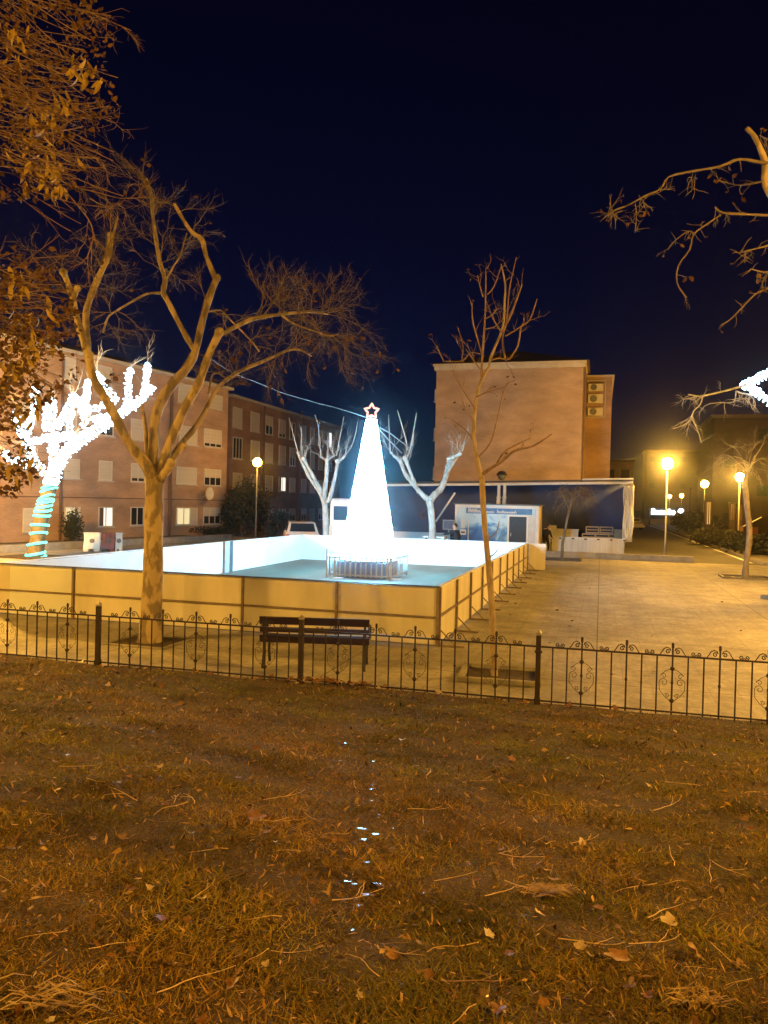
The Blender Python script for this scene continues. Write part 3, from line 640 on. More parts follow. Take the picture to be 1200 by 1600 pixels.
# ------------------------------------------------------------------ brick flats on the left
def facade_window(root, p0, dr, x0, y0, x1, y1, kind, sill=True, inv=None):
    a, b = ONP(x0, y1, p0, dr), ONP(x1, y0, p0, dr)
    D_ = Vector((dr[0], dr[1], 0)).normalized(); Nn = Vector((D_.y, -D_.x, 0))
    w = (Vector((b.x, b.y, 0)) - Vector((a.x, a.y, 0))).length; zc = ONP((x0 + x1) / 2, y1, p0, dr).z; h = ONP((x0 + x1) / 2, y0, p0, dr).z - zc
    o = Vector((a.x, a.y, zc))
    def bx(u0, u1, v0, v1, n0, n1, m):
        vs = []
        for v in (v0, v1):
            for n in (n0, n1):
                for u in (u0, u1): vs.append(inv @ (o + D_ * u + Nn * n + Vector((0, 0, v))))
        return m.add(vs, [(0, 2, 3, 1), (4, 5, 7, 6), (0, 1, 5, 4), (2, 6, 7, 3), (0, 4, 6, 2), (1, 3, 7, 5)])
    f = MB(); t = 0.055
    bx(0, t, 0, h, 0.002, 0.06, f); bx(w - t, w, 0, h, 0.002, 0.06, f); bx(t, w - t, 0, t, 0.002, 0.06, f); bx(t, w - t, h - t, h, 0.002, 0.06, f)
    if kind not in ('blind',):
        n = 2 if w > 1.5 else 1
        for q in range(1, n + 1): bx(w * q / (n + 1) - 0.03, w * q / (n + 1) + 0.03, t, h - t, 0.004, 0.058, f)
    fo = f.build('window', M['frame'], root)
    def part(nm, mt, *e): m = MB(); bx(*e, m); o2 = m.build(nm, mt, fo); return o2
    if sill: part('sill', M['cornice'], -0.08, w + 0.08, -0.07, -0.003, 0.002, 0.14)
    if kind == 'blind': part('blind', M['blind'], t + .002, w - t - .002, t + .002, h - t - .002, 0.006, 0.035)
    elif kind == 'half': part('blind', M['blind'], t + .002, w - t - .002, h * 0.48, h - t - .002, 0.012, 0.05); part('pane', M['glass'], t + .002, w - t - .002, t + .002, h * 0.48 - .004, 0.004, 0.02)
    elif kind == 'low': part('blind', M['blind'], t + .002, w - t - .002, h * 0.2, h - t - .002, 0.012, 0.05); part('pane', M['glass'], t + .002, w - t - .002, t + .002, h * 0.2 - .004, 0.004, 0.02)
    elif kind == 'dark': part('pane', M['glass'], t + .002, w - t - .002, t + .002, h - t - .002, 0.004, 0.02)
    elif kind == 'lit': part('pane', M['winlit'], t + .002, w * 0.62, t + .002, h - t - .002, 0.004, 0.02); part('curtain', M['blind'], w * 0.62 + .004, w - t - .002, t + .002, h - t - .002, 0.004, 0.03)
    elif kind == 'litw': part('curtain', M['pipe'], t + .002, w * 0.35, t + .002, h - t - .002, 0.004, 0.03); part('pane', M['winlit_w'], w * 0.35 + .004, w - t - .002, t + .002, h - t - .002, 0.004, 0.02)
    return fo
def block(name, label, p0, dr, t0, t1, depth, z1, mt, eave=True, roofh=1.6, ridge=True):
    """a block of flats whose street front runs along dr from t0 to t1"""
    D_ = Vector((dr[0], dr[1], 0)).normalized(); Nn = Vector((D_.y, -D_.x, 0))
    base = Vector((p0[0], p0[1], 0)) + D_ * t0; rz = math.atan2(D_.y, D_.x)
    r = thing(name, label, 'building', base, rz); L = t1 - t0
    m = MB(); m.box(0, L, 0, depth, -0.03, z1); m.build('wall', mt, r)
    if eave:
        m = MB(); m.box(-0.25, L + 0.25, -0.30, depth + 0.3, z1, z1 + 0.18); m.build('eave', M['cornice'], r)
    m = MB(); a, b = -0.3, L + 0.3; c, d = -0.35, depth + 0.35; z = z1 + (0.183 if eave else 0.003); rr = (d - c) / 2
    m.add([(a, c, z), (b, c, z), (b, d, z), (a, d, z), (a + rr, (c + d) / 2, z + roofh), (b - rr, (c + d) / 2, z + roofh)] if L > 2 * rr else [(a, c, z), (b, c, z), (b, d, z), (a, d, z), ((a + b) / 2, c + (b - a) / 2, z + roofh), ((a + b) / 2, d - (b - a) / 2, z + roofh)],
          [(0, 1, 5, 4), (1, 2, 5), (2, 3, 4, 5), (3, 0, 4), (3, 2, 1, 0)] if L > 2 * rr else [(0, 1, 4), (1, 2, 5, 4), (2, 3, 5), (3, 0, 4, 5), (3, 2, 1, 0)])
    m.build('roof', M['roof'], r)
    inv = (Matrix.Translation(base) @ Matrix.Rotation(rz, 4, 'Z')).inverted()
    return r, inv, Nn
P1 = (-14.3, 49.0); D1 = (0.43, 0.90)
Z1 = ONP(250, 585, P1, D1).z
def tpar(px, p0, dr):
    q = ONP(px, 800, p0, dr); return (Vector((q.x - p0[0], q.y - p0[1], 0))).dot(Vector((dr[0], dr[1], 0)).normalized())
b1, inv1, N1 = block('brick_flats', 'four storey brown brick block of flats with pale roller blinds, at the left', P1, D1, -34, tpar(353, P1, D1), 11, Z1, M['brick'])
rows = {0: (577, 612), 1: (650, 688), 2: (720, 752), 3: (793, 822)}
W1 = []
def w1(x0, x1, y0, y1, k): facade_window(b1, P1, D1, x0, y0, x1, y1, k, inv=inv1)
for e in ((151, 175, 572, 606, 'blind'), (153, 177, 651, 681, 'half'), (204, 225, 655, 688, 'blind'), (278, 300, 600, 630, 'blind'), (326, 347, 617, 640, 'blind'),
          (279, 308, 666, 695, 'blind'), (318, 346, 671, 699, 'low'), (100, 124, 717, 748, 'blind'), (154, 175, 720, 751, 'blind'), (204, 226, 724, 753, 'low'),
          (275, 307, 730, 757, 'blind'), (318, 345, 733, 759, 'half'), (35, 60, 794, 831, 'blind'), (100, 125, 792, 823, 'lit'), (153, 176, 792, 823, 'litw'), (203, 224, 792, 821, 'dark'),
          (275, 308, 793, 820, 'lit'), (317, 344, 793, 819, 'half'), (36, 58, 700, 735, 'blind'), (98, 120, 640, 676, 'blind'), (34, 57, 628, 665, 'blind'), (96, 118, 556, 594, 'blind')):
    w1(*e)
def strip_part(root, inv, p0, dr, px, y0, y1, wpx, mt, nm, out=0.12):
    a = ONP(px, y1, p0, dr); b = ONP(px, y0, p0, dr); D_ = Vector((dr[0], dr[1], 0)).normalized(); Nn = Vector((D_.y, -D_.x, 0))
    m = MB(); q = a + Nn * out * 0.6; m.tube([inv @ Vector((q.x, q.y, 0)), inv @ Vector((q.x, q.y, b.z))], out * 0.5, 8); m.build(nm, mt, root)
strip_part(b1, inv1, P1, D1, 262, 586, 850, 5, M['pipe'], 'drainpipe', 0.2)
strip_part(b1, inv1, P1, D1, 92, 560, 850, 4, M['pipe'], 'drainpipe', 0.14)
a = ONP(2, 776, P1, D1); b = ONP(352, 776, P1, D1)
m = MB(); m.box((inv1 @ a).x, (inv1 @ b).x, -0.03, -0.002, (inv1 @ a).z + 0.0, (inv1 @ a).z + 0.06); m.build('string_course', M['pipe'], b1)
# a satellite dish beside a first floor window
q = inv1 @ ONP(316, 771, P1, D1); m = MB()
for i in range(6):
    rr = 0.12 + 0.09 * i; 
m.tube([(q.x, -0.05, q.z - 0.25), (q.x, -0.35, q.z - 0.1), (q.x + 0.1, -0.5, q.z)], 0.03, 6)
n = 18; prof = [(0, 0.0), (0.18, 0.02), (0.34, 0.07), (0.45, 0.13)]; o = len(m.v)
for k, (rr, dd) in enumerate(prof):
    for j in range(n): an = 6.283 * j / n; m.v.append((q.x + 0.1 + rr * math.cos(an), -0.42 - dd, q.z + rr * math.sin(an)))
for k in range(3):
    for j in range(n): m.f.append((o + k * n + j, o + k * n + (j + 1) % n, o + (k + 1) * n + (j + 1) % n, o + (k + 1) * n + j))
m.build('satellite_dish', M['frame'], b1)

P2 = (-11.9, 59.0); D2 = (0.281, 0.960)
Z2 = ONP(358, 619, P2, D2).z
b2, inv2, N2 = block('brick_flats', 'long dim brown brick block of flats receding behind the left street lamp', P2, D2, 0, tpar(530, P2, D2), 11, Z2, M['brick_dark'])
cols = [(363, 378), (391, 405), (414, 426), (435, 446), (452, 461), (470, 478), (484, 491), (497, 504), (511, 518)]
def zrow(x, k): # px y of the row k on the front at column x
    top = ONP(363, (635, 682, 738, 795)[k], P2, D2).z; bot = ONP(363, (667, 716, 764, 818)[k], P2, D2).z
    g = ONP(x, 800, P2, D2); d = g.y
    def py(z):
        lo, hi = 500, 900
        for _ in range(40):
            m_ = (lo + hi) / 2
            if ONP(x, m_, P2, D2).z > z: lo = m_
            else: hi = m_
        return lo
    return py(top), py(bot)
for ci, (xa, xb) in enumerate(cols):
    for k in range(4):
        y0, y1 = zrow((xa + xb) / 2, k)
        kind = random.choice(('blind', 'blind', 'blind', 'half', 'dark')); 
        if (ci, k) in ((3, 2), (8, 0)): kind = 'litw'
        if (ci, k) == (3, 0): kind = 'low'
        facade_window(b2, P2, D2, xa, y0, xb, y1, kind, inv=inv2)
strip_part(b2, inv2, P2, D2, 408, 630, 840, 3, M['pipe'], 'drainpipe', 0.14)
strip_part(b2, inv2, P2, D2, 466, 640, 840, 3, M['pipe'], 'drainpipe', 0.14)
# ------------------------------------------------------------------ the gable block in the middle
c0 = P(908, 700, 52); c0.z = 0
Zc = P(908, 567, 52).z
wl = 10.1
dg = (-GX.x, -GX.y)
gb = thing('gable_block', 'tall pale brick block of flats with a blank gable and air conditioners', 'building', c0 - GX * wl, -PHI)
m = MB(); m.box(0, wl, 0, 34, -0.03, Zc); m.build('wall', M['brick_pale'], gb)
m = MB(); m.box(wl + 0.002, wl + 1.95, 5.0, 30, -0.03, Zc - 0.15); m.build('stair_wing', M['brick'], gb)
m = MB()
m.box(-0.22, wl + 0.22, -0.25, 34.2, Zc, Zc + 0.14); m.box(-0.14, wl + 0.14, -0.14, 34.1, Zc - 0.28, Zc - 0.003); m.build('cornice', M['cornice'], gb)
m = MB(); z = Zc + 0.143; m.add([(-0.4, -0.4, z), (wl + 0.4, -0.4, z), (wl + 0.4, 34.4, z), (-0.4, 34.4, z), (wl / 2, 5.2, z + 1.85), (wl / 2, 29, z + 1.85)], [(0, 1, 4), (1, 2, 5, 4), (2, 3, 5), (3, 0, 4, 5), (3, 2, 1, 0)]); m.build('roof', M['roof'], gb)
m = MB(); m.box(wl + 0.003, wl + 2.1, 4.85, 30.1, Zc - 0.147, Zc - 0.03); m.build('wing_eave', M['cornice'], gb)
for k in range(4):
    for j in range(3):
        m = MB(); m.box(-0.75, -0.002, 3 + j * 8, 6 + j * 8, 1.6 + k * 2.9, 2.5 + k * 2.9); m.box(-0.8, -0.002, 2.9 + j * 8, 6.1 + j * 8, 1.5 + k * 2.9, 1.595 + k * 2.9); m.build('balcony', M['cornice'], gb)
def wz(py): return P(920, py, 57).z
fx0, fx1 = wl + 0.18, wl + 1.52
m = MB(); m.box(fx0, fx0 + 0.07, 4.90, 4.995, wz(652), wz(597)); m.box(fx1 - 0.07, fx1, 4.90, 4.995, wz(652), wz(597)); m.box(fx0, fx1, 4.88, 4.998, wz(597), wz(597) + 0.07); m.box(fx0, fx1, 4.88, 4.998, wz(652) - 0.07, wz(652)); m.build('recess_frame', M['cornice'], gb)
for (ya, yb) in ((602, 613), (618, 632), (639, 651)):
    m = MB(); m.box(fx0 + 0.1, fx1 - 0.18, 4.55, 4.99, wz(yb), wz(ya)); ac = m.build('air_conditioner', M['frame'], gb, bevel=0.02)
    m = MB(); cz = (wz(ya) + wz(yb)) / 2; cx = fx0 + 0.48; rr = min(0.26, (wz(ya) - wz(yb)) * 0.44)
    m.tube([(cx, 4.546, cz), (cx, 4.52, cz)], rr, 20); m.build('fan_grille', M['greyplastic'], ac)
m = MB(); m.cyl((wl + 0.12, -0.09), 0.06, 0, Zc - 0.3, 8); m.build('drainpipe', M['pipe'], gb)
m = MB(); m.tube([(0, 0, 0), (0, 0, 2.0)], 0.05, 8)

# far blocks
def far_block(px0, px1, pyt, d, dep, mt, label, lit=(), nm='far_flats'):
    a = P(px0, 800, d); b = P(px1, 800, d); zt = P((px0 + px1) / 2, pyt, d).z
    r = thing(nm, label, 'building', (a.x, a.y, 0), -PHI); w = (b.x - a.x) * 1.02
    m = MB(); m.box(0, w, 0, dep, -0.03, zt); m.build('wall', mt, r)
    m = MB(); m.box(-0.3, w + 0.3, -0.3, dep + 0.3, zt, zt + 0.35); m.build('roof', M['roof'], r)
    n = max(2, int(w / 3.2)); k = max(1, int(zt / 3.0))
    for i in range(n):
        for j in range(k):
            m = MB(); x = (i + 0.5) * w / n; z = 1.1 + j * (zt - 0.4) / k
            m.box(x - 0.6, x + 0.6, -0.05, -0.002, z, z + 1.2); kd = (i, j) in lit
            f = m.build('window', M['winlit_w'] if kd else (M['far_brick'] if (i + j) % 2 else M['glass']), r)
            m = MB(); m.box(x - 0.68, x + 0.68, -0.12, -0.002, z - 0.08, z - 0.003); m.build('sill', M['far_brick'], f)
    return r
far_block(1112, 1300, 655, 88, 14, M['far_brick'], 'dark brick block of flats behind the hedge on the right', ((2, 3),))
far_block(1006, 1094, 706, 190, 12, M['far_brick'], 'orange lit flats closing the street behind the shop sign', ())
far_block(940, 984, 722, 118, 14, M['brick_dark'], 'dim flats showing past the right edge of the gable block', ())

# ------------------------------------------------------------------ marquee with its stage
def build_marquee():
    pr = W2L(P(985, 800, 42)); x1 = pr.x; y0 = pr.y; x0 = x1 - 15.6
    t = thing('marquee', 'wide marquee with navy tarpaulin back, white front beam and tied white curtain', 'marquee', L2W(x0, y0), -PHI)
    W = x1 - x0; zr, zl = 4.02, 3.62
    def zz(x): return zl + (zr - zl) * x / W
    m = MB(); m.tube([(0, 0, zz(0)), (W * 0.5, 0, zz(W * 0.5) - 0.02), (W + 0.1, 0, zz(W))], 0.07, 8); m.tube([(W - 2.6, 0.3, zz(W) + 0.14), (W + 0.12, 0.1, zz(W) + 0.2)], 0.06, 8); m.build('front_beam', M['white'], t)
    m = MB(); m.add([(0, 0.1, zz(0) + 0.08), (W, 0.1, zr + 0.1), (W, 6, zr + 0.3), (0, 6, zl + 0.3), (0, 0.1, zz(0) + 0.15), (W, 0.1, zr + 0.17), (W, 6, zr + 0.4), (0, 6, zl + 0.4)], [(0, 1, 2, 3), (4, 7, 6, 5), (0, 4, 5, 1), (1, 5, 6, 2), (2, 6, 7, 3), (3, 7, 4, 0)]); m.build('roof', M['black'], t)
    b = MB(); nx, nz = 60, 10
    for j in range(nz + 1):
        for i in range(nx + 1):
            x = W * i / nx; b.v.append((x, 5.6 + 0.06 * math.sin(x * 2.2 + j * 0.4) + 0.04 * math.sin(x * 5 + j), 0.2 + (zz(x) - 0.12) * j / nz))
    for j in range(nz):
        for i in range(nx): k = j * (nx + 1) + i; b.f.append((k, k + 1, k + nx + 2, k + nx + 1))
    b.build('back_tarpaulin', M['navy'], t, True)
    b = MB()
    for j in range(nz + 1):
        for i in range(13):
            y = 0.35 + 5.2 * i / 12; b.v.append((W - 0.15 + 0.04 * math.sin(y * 3 + j * 0.5), y, 0.75 + (zr - 0.75) * j / nz))
    for j in range(nz):
        for i in range(12): k = j * 13 + i; b.f.append((k, k + 1, k + 14, k + 13))
    b.build('side_tarpaulin', M['navy'], t, True)
    m = MB(); m.box(W - 0.34, W - 0.24, -0.05, 0.05, 0.1, zr); m.build('corner_post', M['polegrey'], t)
    m = MB()
    for k in range(5):
        pts = [(W - 0.26 + 0.10 * k - 0.05 + 0.02 * math.sin(q * 1.3 + k), 0.0 + 0.05 * math.sin(q + 2 * k), 0.78 + (zr - 0.95) * q / 10) for q in range(11)]
        m.tube(pts, [0.075 + 0.02 * math.sin(q * 0.9 + k) for q in range(11)], 7)
    m.build('tied_curtain', M['cloth'], t, True)
    for dx in (0.0, 0.33):
        x = W2L(P(776, 770, 43)).x - x0 + dx; m = MB(); m.tube([(x, -0.05, zz(x)), (x, -0.05, 2.95), (x, -0.05, 2.9), (x, -0.05, 2.2)], [0.085, 0.095, 0.12, 0.115], 8); m.tube([(x, -0.05, 2.2), (x, -0.05, 0.0)], 0.05, 8); m.tube([(x, -0.05, 2.98), (x, -0.05, 3.12)], 0.125, 8); m.build('front_pole', M['white'], t)
    pa = W2L(P(682, 815, 44)); pb = W2L(P(712, 770, 44)); m = MB(); m.tube([(pa.x - x0, pa.y - y0 - 0.2, pa.z), (pb.x - x0, pb.y - y0 - 0.2, pb.z)], 0.06, 6); m.build('brace', M['white'], t)
    # a small red curl on the tarpaulin
    pc = W2L(P(652, 806, 49)); m = MB(); m.tube([(pc.x - x0 + 0.10, 5.44, pc.z + 0.42), (pc.x - x0 - 0.18, 5.44, pc.z + 0.1), (pc.x - x0 - 0.08, 5.44, pc.z - 0.16), (pc.x - x0 + 0.2, 5.44, pc.z - 0.14)], [0.02, 0.07, 0.08, 0.03], 6); m.build('red_mark', M['redplastic'], t)
    s = thing('stage', 'low wooden stage with a pale boarded front under the right end of the marquee', 'stage', L2W(x0, y0), -PHI)
    xa = W - 4.15
    m = MB(); m.box(0.3, W - 0.2, 0.5, 5.3, 0.62, 0.72); m.build('deck', M['wood'], s)
    m = MB(); m.box(xa, W - 0.3, -0.25, -0.2, 0.12, 0.86); m.build('front_board', M['cloth'], s)
    m = MB(); m.box(xa - 0.05, W - 0.25, -0.3, -0.15, 0.865, 0.95); m.build('top_rail', M['white'], s)
    for k in range(6): m = MB(); m.box(xa + 0.4 + k * 0.68, xa + 0.53 + k * 0.68, -0.33, -0.302, 0.83, 0.9); m.build('bracket', M['black'], s)
    m = MB(); m.box(xa - 1.9, xa - 0.75, 0.1, 0.15, 0.15, 0.9); m.build('front_board', M['wood'], s)
    m = MB(); m.box(xa - 0.5, xa - 0.08, -0.22, -0.1, 0.12, 0.9); m.build('step_side', M['white'], s)
    m = MB(); m.box(0.4, 5.6, 0.2, 0.26, 0.25, 0.92); m.build('front_board', M['vanwhite'], s)
    m = MB(); m.box(-0.0, 0.02, 0, 0.01, 0.62, 0.63)
    c = []
    for (px, py, d) in ((909, 838, 44), (930, 838, 44), (951, 838, 44), (915, 828, 44.6), (937, 828, 44.6)):
        q = P(px, py, d); q.z = 0.725 if py == 838 else 1.125
        m = MB(); w, h, dd = 0.76, 0.39, 0.5
        for z in (0, 0.16, 0.33): m.box(0, w, 0, 0.03, z, z + 0.06); m.box(0, w, dd - 0.03, dd, z, z + 0.06)
        for x in (0, w - 0.06): m.box(x, x + 0.06, 0.031, dd - 0.031, 0.0, h); m.box(x, x + 0.06, -0.02, -0.001, 0, h)
        m.box(0.06, w - 0.06, 0.06, dd - 0.06, 0.002, 0.02)
        o = m.build('slatted_crate', M['wood']); o.location = q; o.rotation_euler = (0, 0, -PHI)
        c.append(tag(o, ('wooden slatted crate in the lower row on the stage floor' if py == 838 else 'wooden slatted crate in the upper row of the stack on the stage'), 'crate', 'lower crates on the stage' if py == 838 else 'upper crates on the stage'))
    q = P(967, 839, 44); q.z = 0.722; m = MB(); m.box(-0.25, 0.25, 0, 0.5, 0, 0.62); m.box(-0.28, 0.28, -0.03, 0.53, 0.622, 0.66); o = m.build('wooden_box', M['wood']); o.location = q; o.rotation_euler = (0, 0, -PHI); tag(o, 'plain wooden box right of the slatted crates on the stage', 'box')
    q = P(862, 836, 45); q.z = 0.722; m = MB(); m.box(-0.4, 1.5, 0, 0.5, 0, 0.55); m.box(-0.45, 1.55, -0.04, 0.54, 0.552, 0.6)
    m.box(-0.2, 0.25, 0.1, 0.4, 0.602, 0.78); o = m.build('stage_counter', M['cloth']); o.location = q; o.rotation_euler = (0, 0, -PHI); tag(o, 'long pale counter left of the slatted crates on the stage', 'counter')
build_marquee()
k0, k1 = W2L(G(838, 872)), W2L(G(1078, 876)); m = MB(); L_ = 7.9
m.box(0, L_, 0, 0.42, 0, 0.30); o = m.build('kerb_ledge', M['concrete'], bevel=0.02); o.location = L2W(-0.55, 26.75); o.rotation_euler = (0, 0, -PHI); tag(o, 'low concrete ledge along the edge of the square before the marquee', 'ledge')

# ------------------------------------------------------------------ kiosk
def kiosk_front():
    m, nt, b = _new('kiosk print'); tc = nt.nodes.new('ShaderNodeTexCoord'); n = nt.nodes.new('ShaderNodeTexNoise'); n.inputs['Scale'].default_value = 1.5; n.inputs['Detail'].default_value = 5; n.inputs['Distortion'].default_value = 0.8
    nt.links.new(tc.outputs['Object'], n.inputs['Vector'])
    sp = nt.nodes.new('ShaderNodeSeparateXYZ'); nt.links.new(tc.outputs['Object'], sp.inputs[0])
    ma = nt.nodes.new('ShaderNodeMath'); ma.operation = 'MULTIPLY_ADD'; ma.inputs[1].default_value = 0.26; nt.links.new(sp.outputs[2], ma.inputs[0]); nt.links.new(n.outputs['Fac'], ma.inputs[2])
    r = nt.nodes.new('ShaderNodeValToRGB'); e = r.color_ramp.elements; e[0].position = 0.66; e[0].color = (0.03, 0.10, 0.36, 1); e[1].position = 1.0; e[1].color = (0.50, 0.66, 0.75, 1)
    k = e.new(0.82); k.color = (0.07, 0.22, 0.5, 1); k = e.new(0.9); k.color = (0.26, 0.46, 0.65, 1)
    nt.links.new(ma.outputs[0], r.inputs[0]); nt.links.new(r.outputs[0], b.inputs['Base Color']); b.inputs['Roughness'].default_value = 0.4; return m
def build_kiosk():
    rb = W2L(P(842, 800, 40.3)); x1, y0 = rb.x, rb.y; W = 4.45; h = 2.62; dp = 2.4
    t = thing('ticket_kiosk', 'white framed kiosk printed with a blue seascape, dark door at right', 'kiosk', L2W(x1 - W, y0), -PHI)
    m = MB(); m.box(0.1, W - 0.1, 0.06, dp - 0.05, 0.06, h - 0.06); m.build('body', M['frame'], t)
    m = MB(); m.box(0.16, W - 0.2, 0.02, 0.055, 0.12, h - 0.17); m.build('print', kiosk_front(), t)
    m = MB(); m.box(0, 0.15, -0.03, 0.05, 0, h); m.box(W - 0.15, W, -0.03, 0.05, 0, h); m.box(0.15, W - 0.15, -0.03, 0.05, h - 0.16, h); m.box(0.15, W - 0.15, -0.03, 0.05, 0, 0.11); m.build('frame', M['white'], t)
    m = MB(); m.box(W - 0.06, W, 0.052, dp, 0, h); m.box(W - 0.14, W - 0.062, 0.058, 0.5, 0, h - 0.1); m.build('side_wall', M['wood'], t)
    m = MB(); m.box(-0.1, W + 0.1, -0.1, dp + 0.1, h + 0.002, h + 0.07); m.build('roof', M['greyplastic'], t)
    dx0 = W - 1.62; m = MB(); m.box(dx0, dx0 + 0.09, -0.045, 0.018, 0.115, 2.12); m.box(dx0 + 1.0, dx0 + 1.09, -0.045, 0.018, 0.115, 2.12); m.box(dx0 + 0.09, dx0 + 1.0, -0.045, 0.018, 2.04, 2.12); fr = m.build('door_frame', M['white'], t)
    m = MB(); m.box(dx0 + 0.095, dx0 + 0.995, -0.03, 0.016, 0.118, 2.035); d = m.build('door', M['black'], t)
    m = MB(); m.box(dx0 + 0.17, dx0 + 0.21, -0.075, -0.031, 1.0, 1.18); m.build('handle', M['greypost'], d)
    m = MB(); m.box(dx0 + 1.1, W - 0.16, -0.02, 0.018, 0.115, 2.12); m.build('side_light', M['whiteplastic'], t)
    for x in (0.72, 1.72): m = MB(); m.box(x, x + 0.05, -0.03, 0.018, 0.12, 1.75); m.build('mullion', M['white'], t)
    m = MB(); m.box(0.33, 0.55, -0.02, 0.018, 1.35, 1.85); m.build('notice', M['white'], t)
    m = MB(); m.box(0.30, 0.62, -0.02, 0.018, 0.98, 1.28); nt_ = m.build('notice', M['white'], t)
    m = MB(); m.box(0.36, 0.56, -0.026, -0.021, 1.08, 1.16); m.build('slot', M['black'], nt_)
    # a line of script too blurred to read: loops and strokes in three groups
    wr = MB(); x = 0.72; rr = random.Random(5)
    for words, tall in ((7, 0.17), (6, 0.13), (11, 0.12)):
        for k in range(words):
            w = 0.085; hgt = tall * (1.6 if k == 0 else rr.choice((0.8, 0.9, 1.3)))
            wr.tube([(x, -0.012, 2.20), (x + w * 0.3, -0.012, 2.20 + hgt), (x + w * 0.7, -0.012, 2.20 + hgt * 0.5), (x + w, -0.012, 2.205)], 0.024, 5); x += w * rr.uniform(1.0, 1.2)
        x += 0.16
    wr.build('lettering', M['white'], t)
    m = MB(); m.box(0.6, W - 0.35, 0.0, 0.018, 2.15, 2.45); m.build('title_band', M['blueband'], t)
    q = P(701, 822, 41); q.z = 0
    s = thing('display_board', 'small framed bluish display board left of the kiosk, behind the man', 'board', (q.x, q.y, 0), -PHI)
    m = MB(); m.box(-0.32, 0.32, 0, 0.06, 1.25, 1.78); m.build('panel', M['greypost'], s); m = MB(); m.box(-0.27, 0.27, -0.02, -0.002, 1.3, 1.73); m.build('face', M['bluebox'], s)
    m = MB(); m.box(-0.03, 0.03, 0.0, 0.05, 0, 1.248); m.build('leg', M['polegrey'], s)
build_kiosk()

# ------------------------------------------------------------------ trees
def cat_rom(pts, rad, sub=3):
    out = []; ro = []; n = len(pts)
    for i in range(n - 1):
        p0, p1, p2, p3 = pts[max(i - 1, 0)], pts[i], pts[i + 1], pts[min(i + 2, n - 1)]
        for k in range(sub):
            t = k / sub
            out.append(0.5 * ((2 * p1) + (p2 - p0) * t + (2 * p0 - 5 * p1 + 4 * p2 - p3) * t * t + (3 * p1 - p0 - 3 * p2 + p3) * t ** 3)); ro.append(rad[i] * (1 - t) + rad[i + 1] * t)
    out.append(pts[-1]); ro.append(rad[-1]); return out, ro
def limb(b, pp, d, o0=0.0, o1=0.0, n=8, wob=0.12, sub=3):
    """a limb through photo points (x, y, half-width) standing at distance d, leaning o0..o1 nearer or farther"""
    k = len(pp); pts = [P(p[0], p[1], d + o0 + (o1 - o0) * i / (k - 1)) for i, p in enumerate(pp)]; rad = [max(0.004, p[2] * d / F) for p in pp]
    pts, rad = cat_rom(pts, rad, sub)
    rad = [r * (1 + random.uniform(-wob, wob)) for r in rad]
    b.tube(pts, rad, n); return pts, rad
def twig(b, p, d, l, r, lev, droop=0.0, spread=0.7, seg=4, leaf=None, pl=0.0, up=0.0):
    p = Vector(p); d = Vector(d).normalized(); pts = [p.copy()]; nodes = []
    for i in range(seg):
        d = (d + Vector((random.gauss(0, 0.22), random.gauss(0, 0.22), random.gauss(0, 0.18) - droop * 0.25 + up * 0.12))).normalized()
        p = p + d * l / seg; pts.append(p.copy()); nodes.append((p.copy(), d.copy()))
    b.tube(pts, [r * (1 - 0.65 * i / seg) for i in range(seg + 1)], 4 if r > 0.006 else 3, False)
    if lev > 0:
        for q, e in nodes:
            for _ in range(2 if random.random() < 0.55 else 1):
                ax = Vector((random.gauss(0, 1), random.gauss(0, 1), random.gauss(0, 1))).normalized()
                e2 = (e + ax * spread).normalized(); twig(b, q, e2, l * random.uniform(0.4, 0.65), r * 0.55, lev - 1, droop, spread, seg, leaf, pl, up)
    elif leaf is not None and random.random() < pl: leaf.append((pts[-1], d))
def leaf_cluster(pts, size, mt, name, parent, hang=0.5):
    b = MB()
    for p, d in pts:
        s = size * random.uniform(0.6, 1.3); x = Vector((random.gauss(0, 1), random.gauss(0, 1), random.gauss(0, 0.6) - hang)).normalized(); y = x.cross(Vector((random.gauss(0, 1), random.gauss(0, 1), random.gauss(0, 1)))).normalized(); z = x.cross(y)
        b.add([p, p + x * s * 0.3 + y * s * 0.28 + z * s * 0.05, p + x * s * 0.7 + y * s * 0.24 - z * s * 0.05, p + x * s - z * s * 0.2, p + x * s * 0.65 - y * s * 0.27 - z * s * 0.02, p + x * s * 0.28 - y * s * 0.25 + z * s * 0.08], [(0, 1, 2, 3, 4, 5)])
    if b.v: return b.build(name, mt, parent)
def along(pts, f): 
    i = min(len(pts) - 2, int(f * (len(pts) - 1))); return pts[i].lerp(pts[i + 1], f * (len(pts) - 1) - i), (pts[i + 1] - pts[i]).normalized()
def rdir(): return Vector((random.gauss(0, 1), random.gauss(0, 1), random.gauss(0, 1))).normalized()

def shift(o, c):                       # put a mesh built in world space under a root standing at c
    o.data.transform(Matrix.Translation(-Vector(c)))

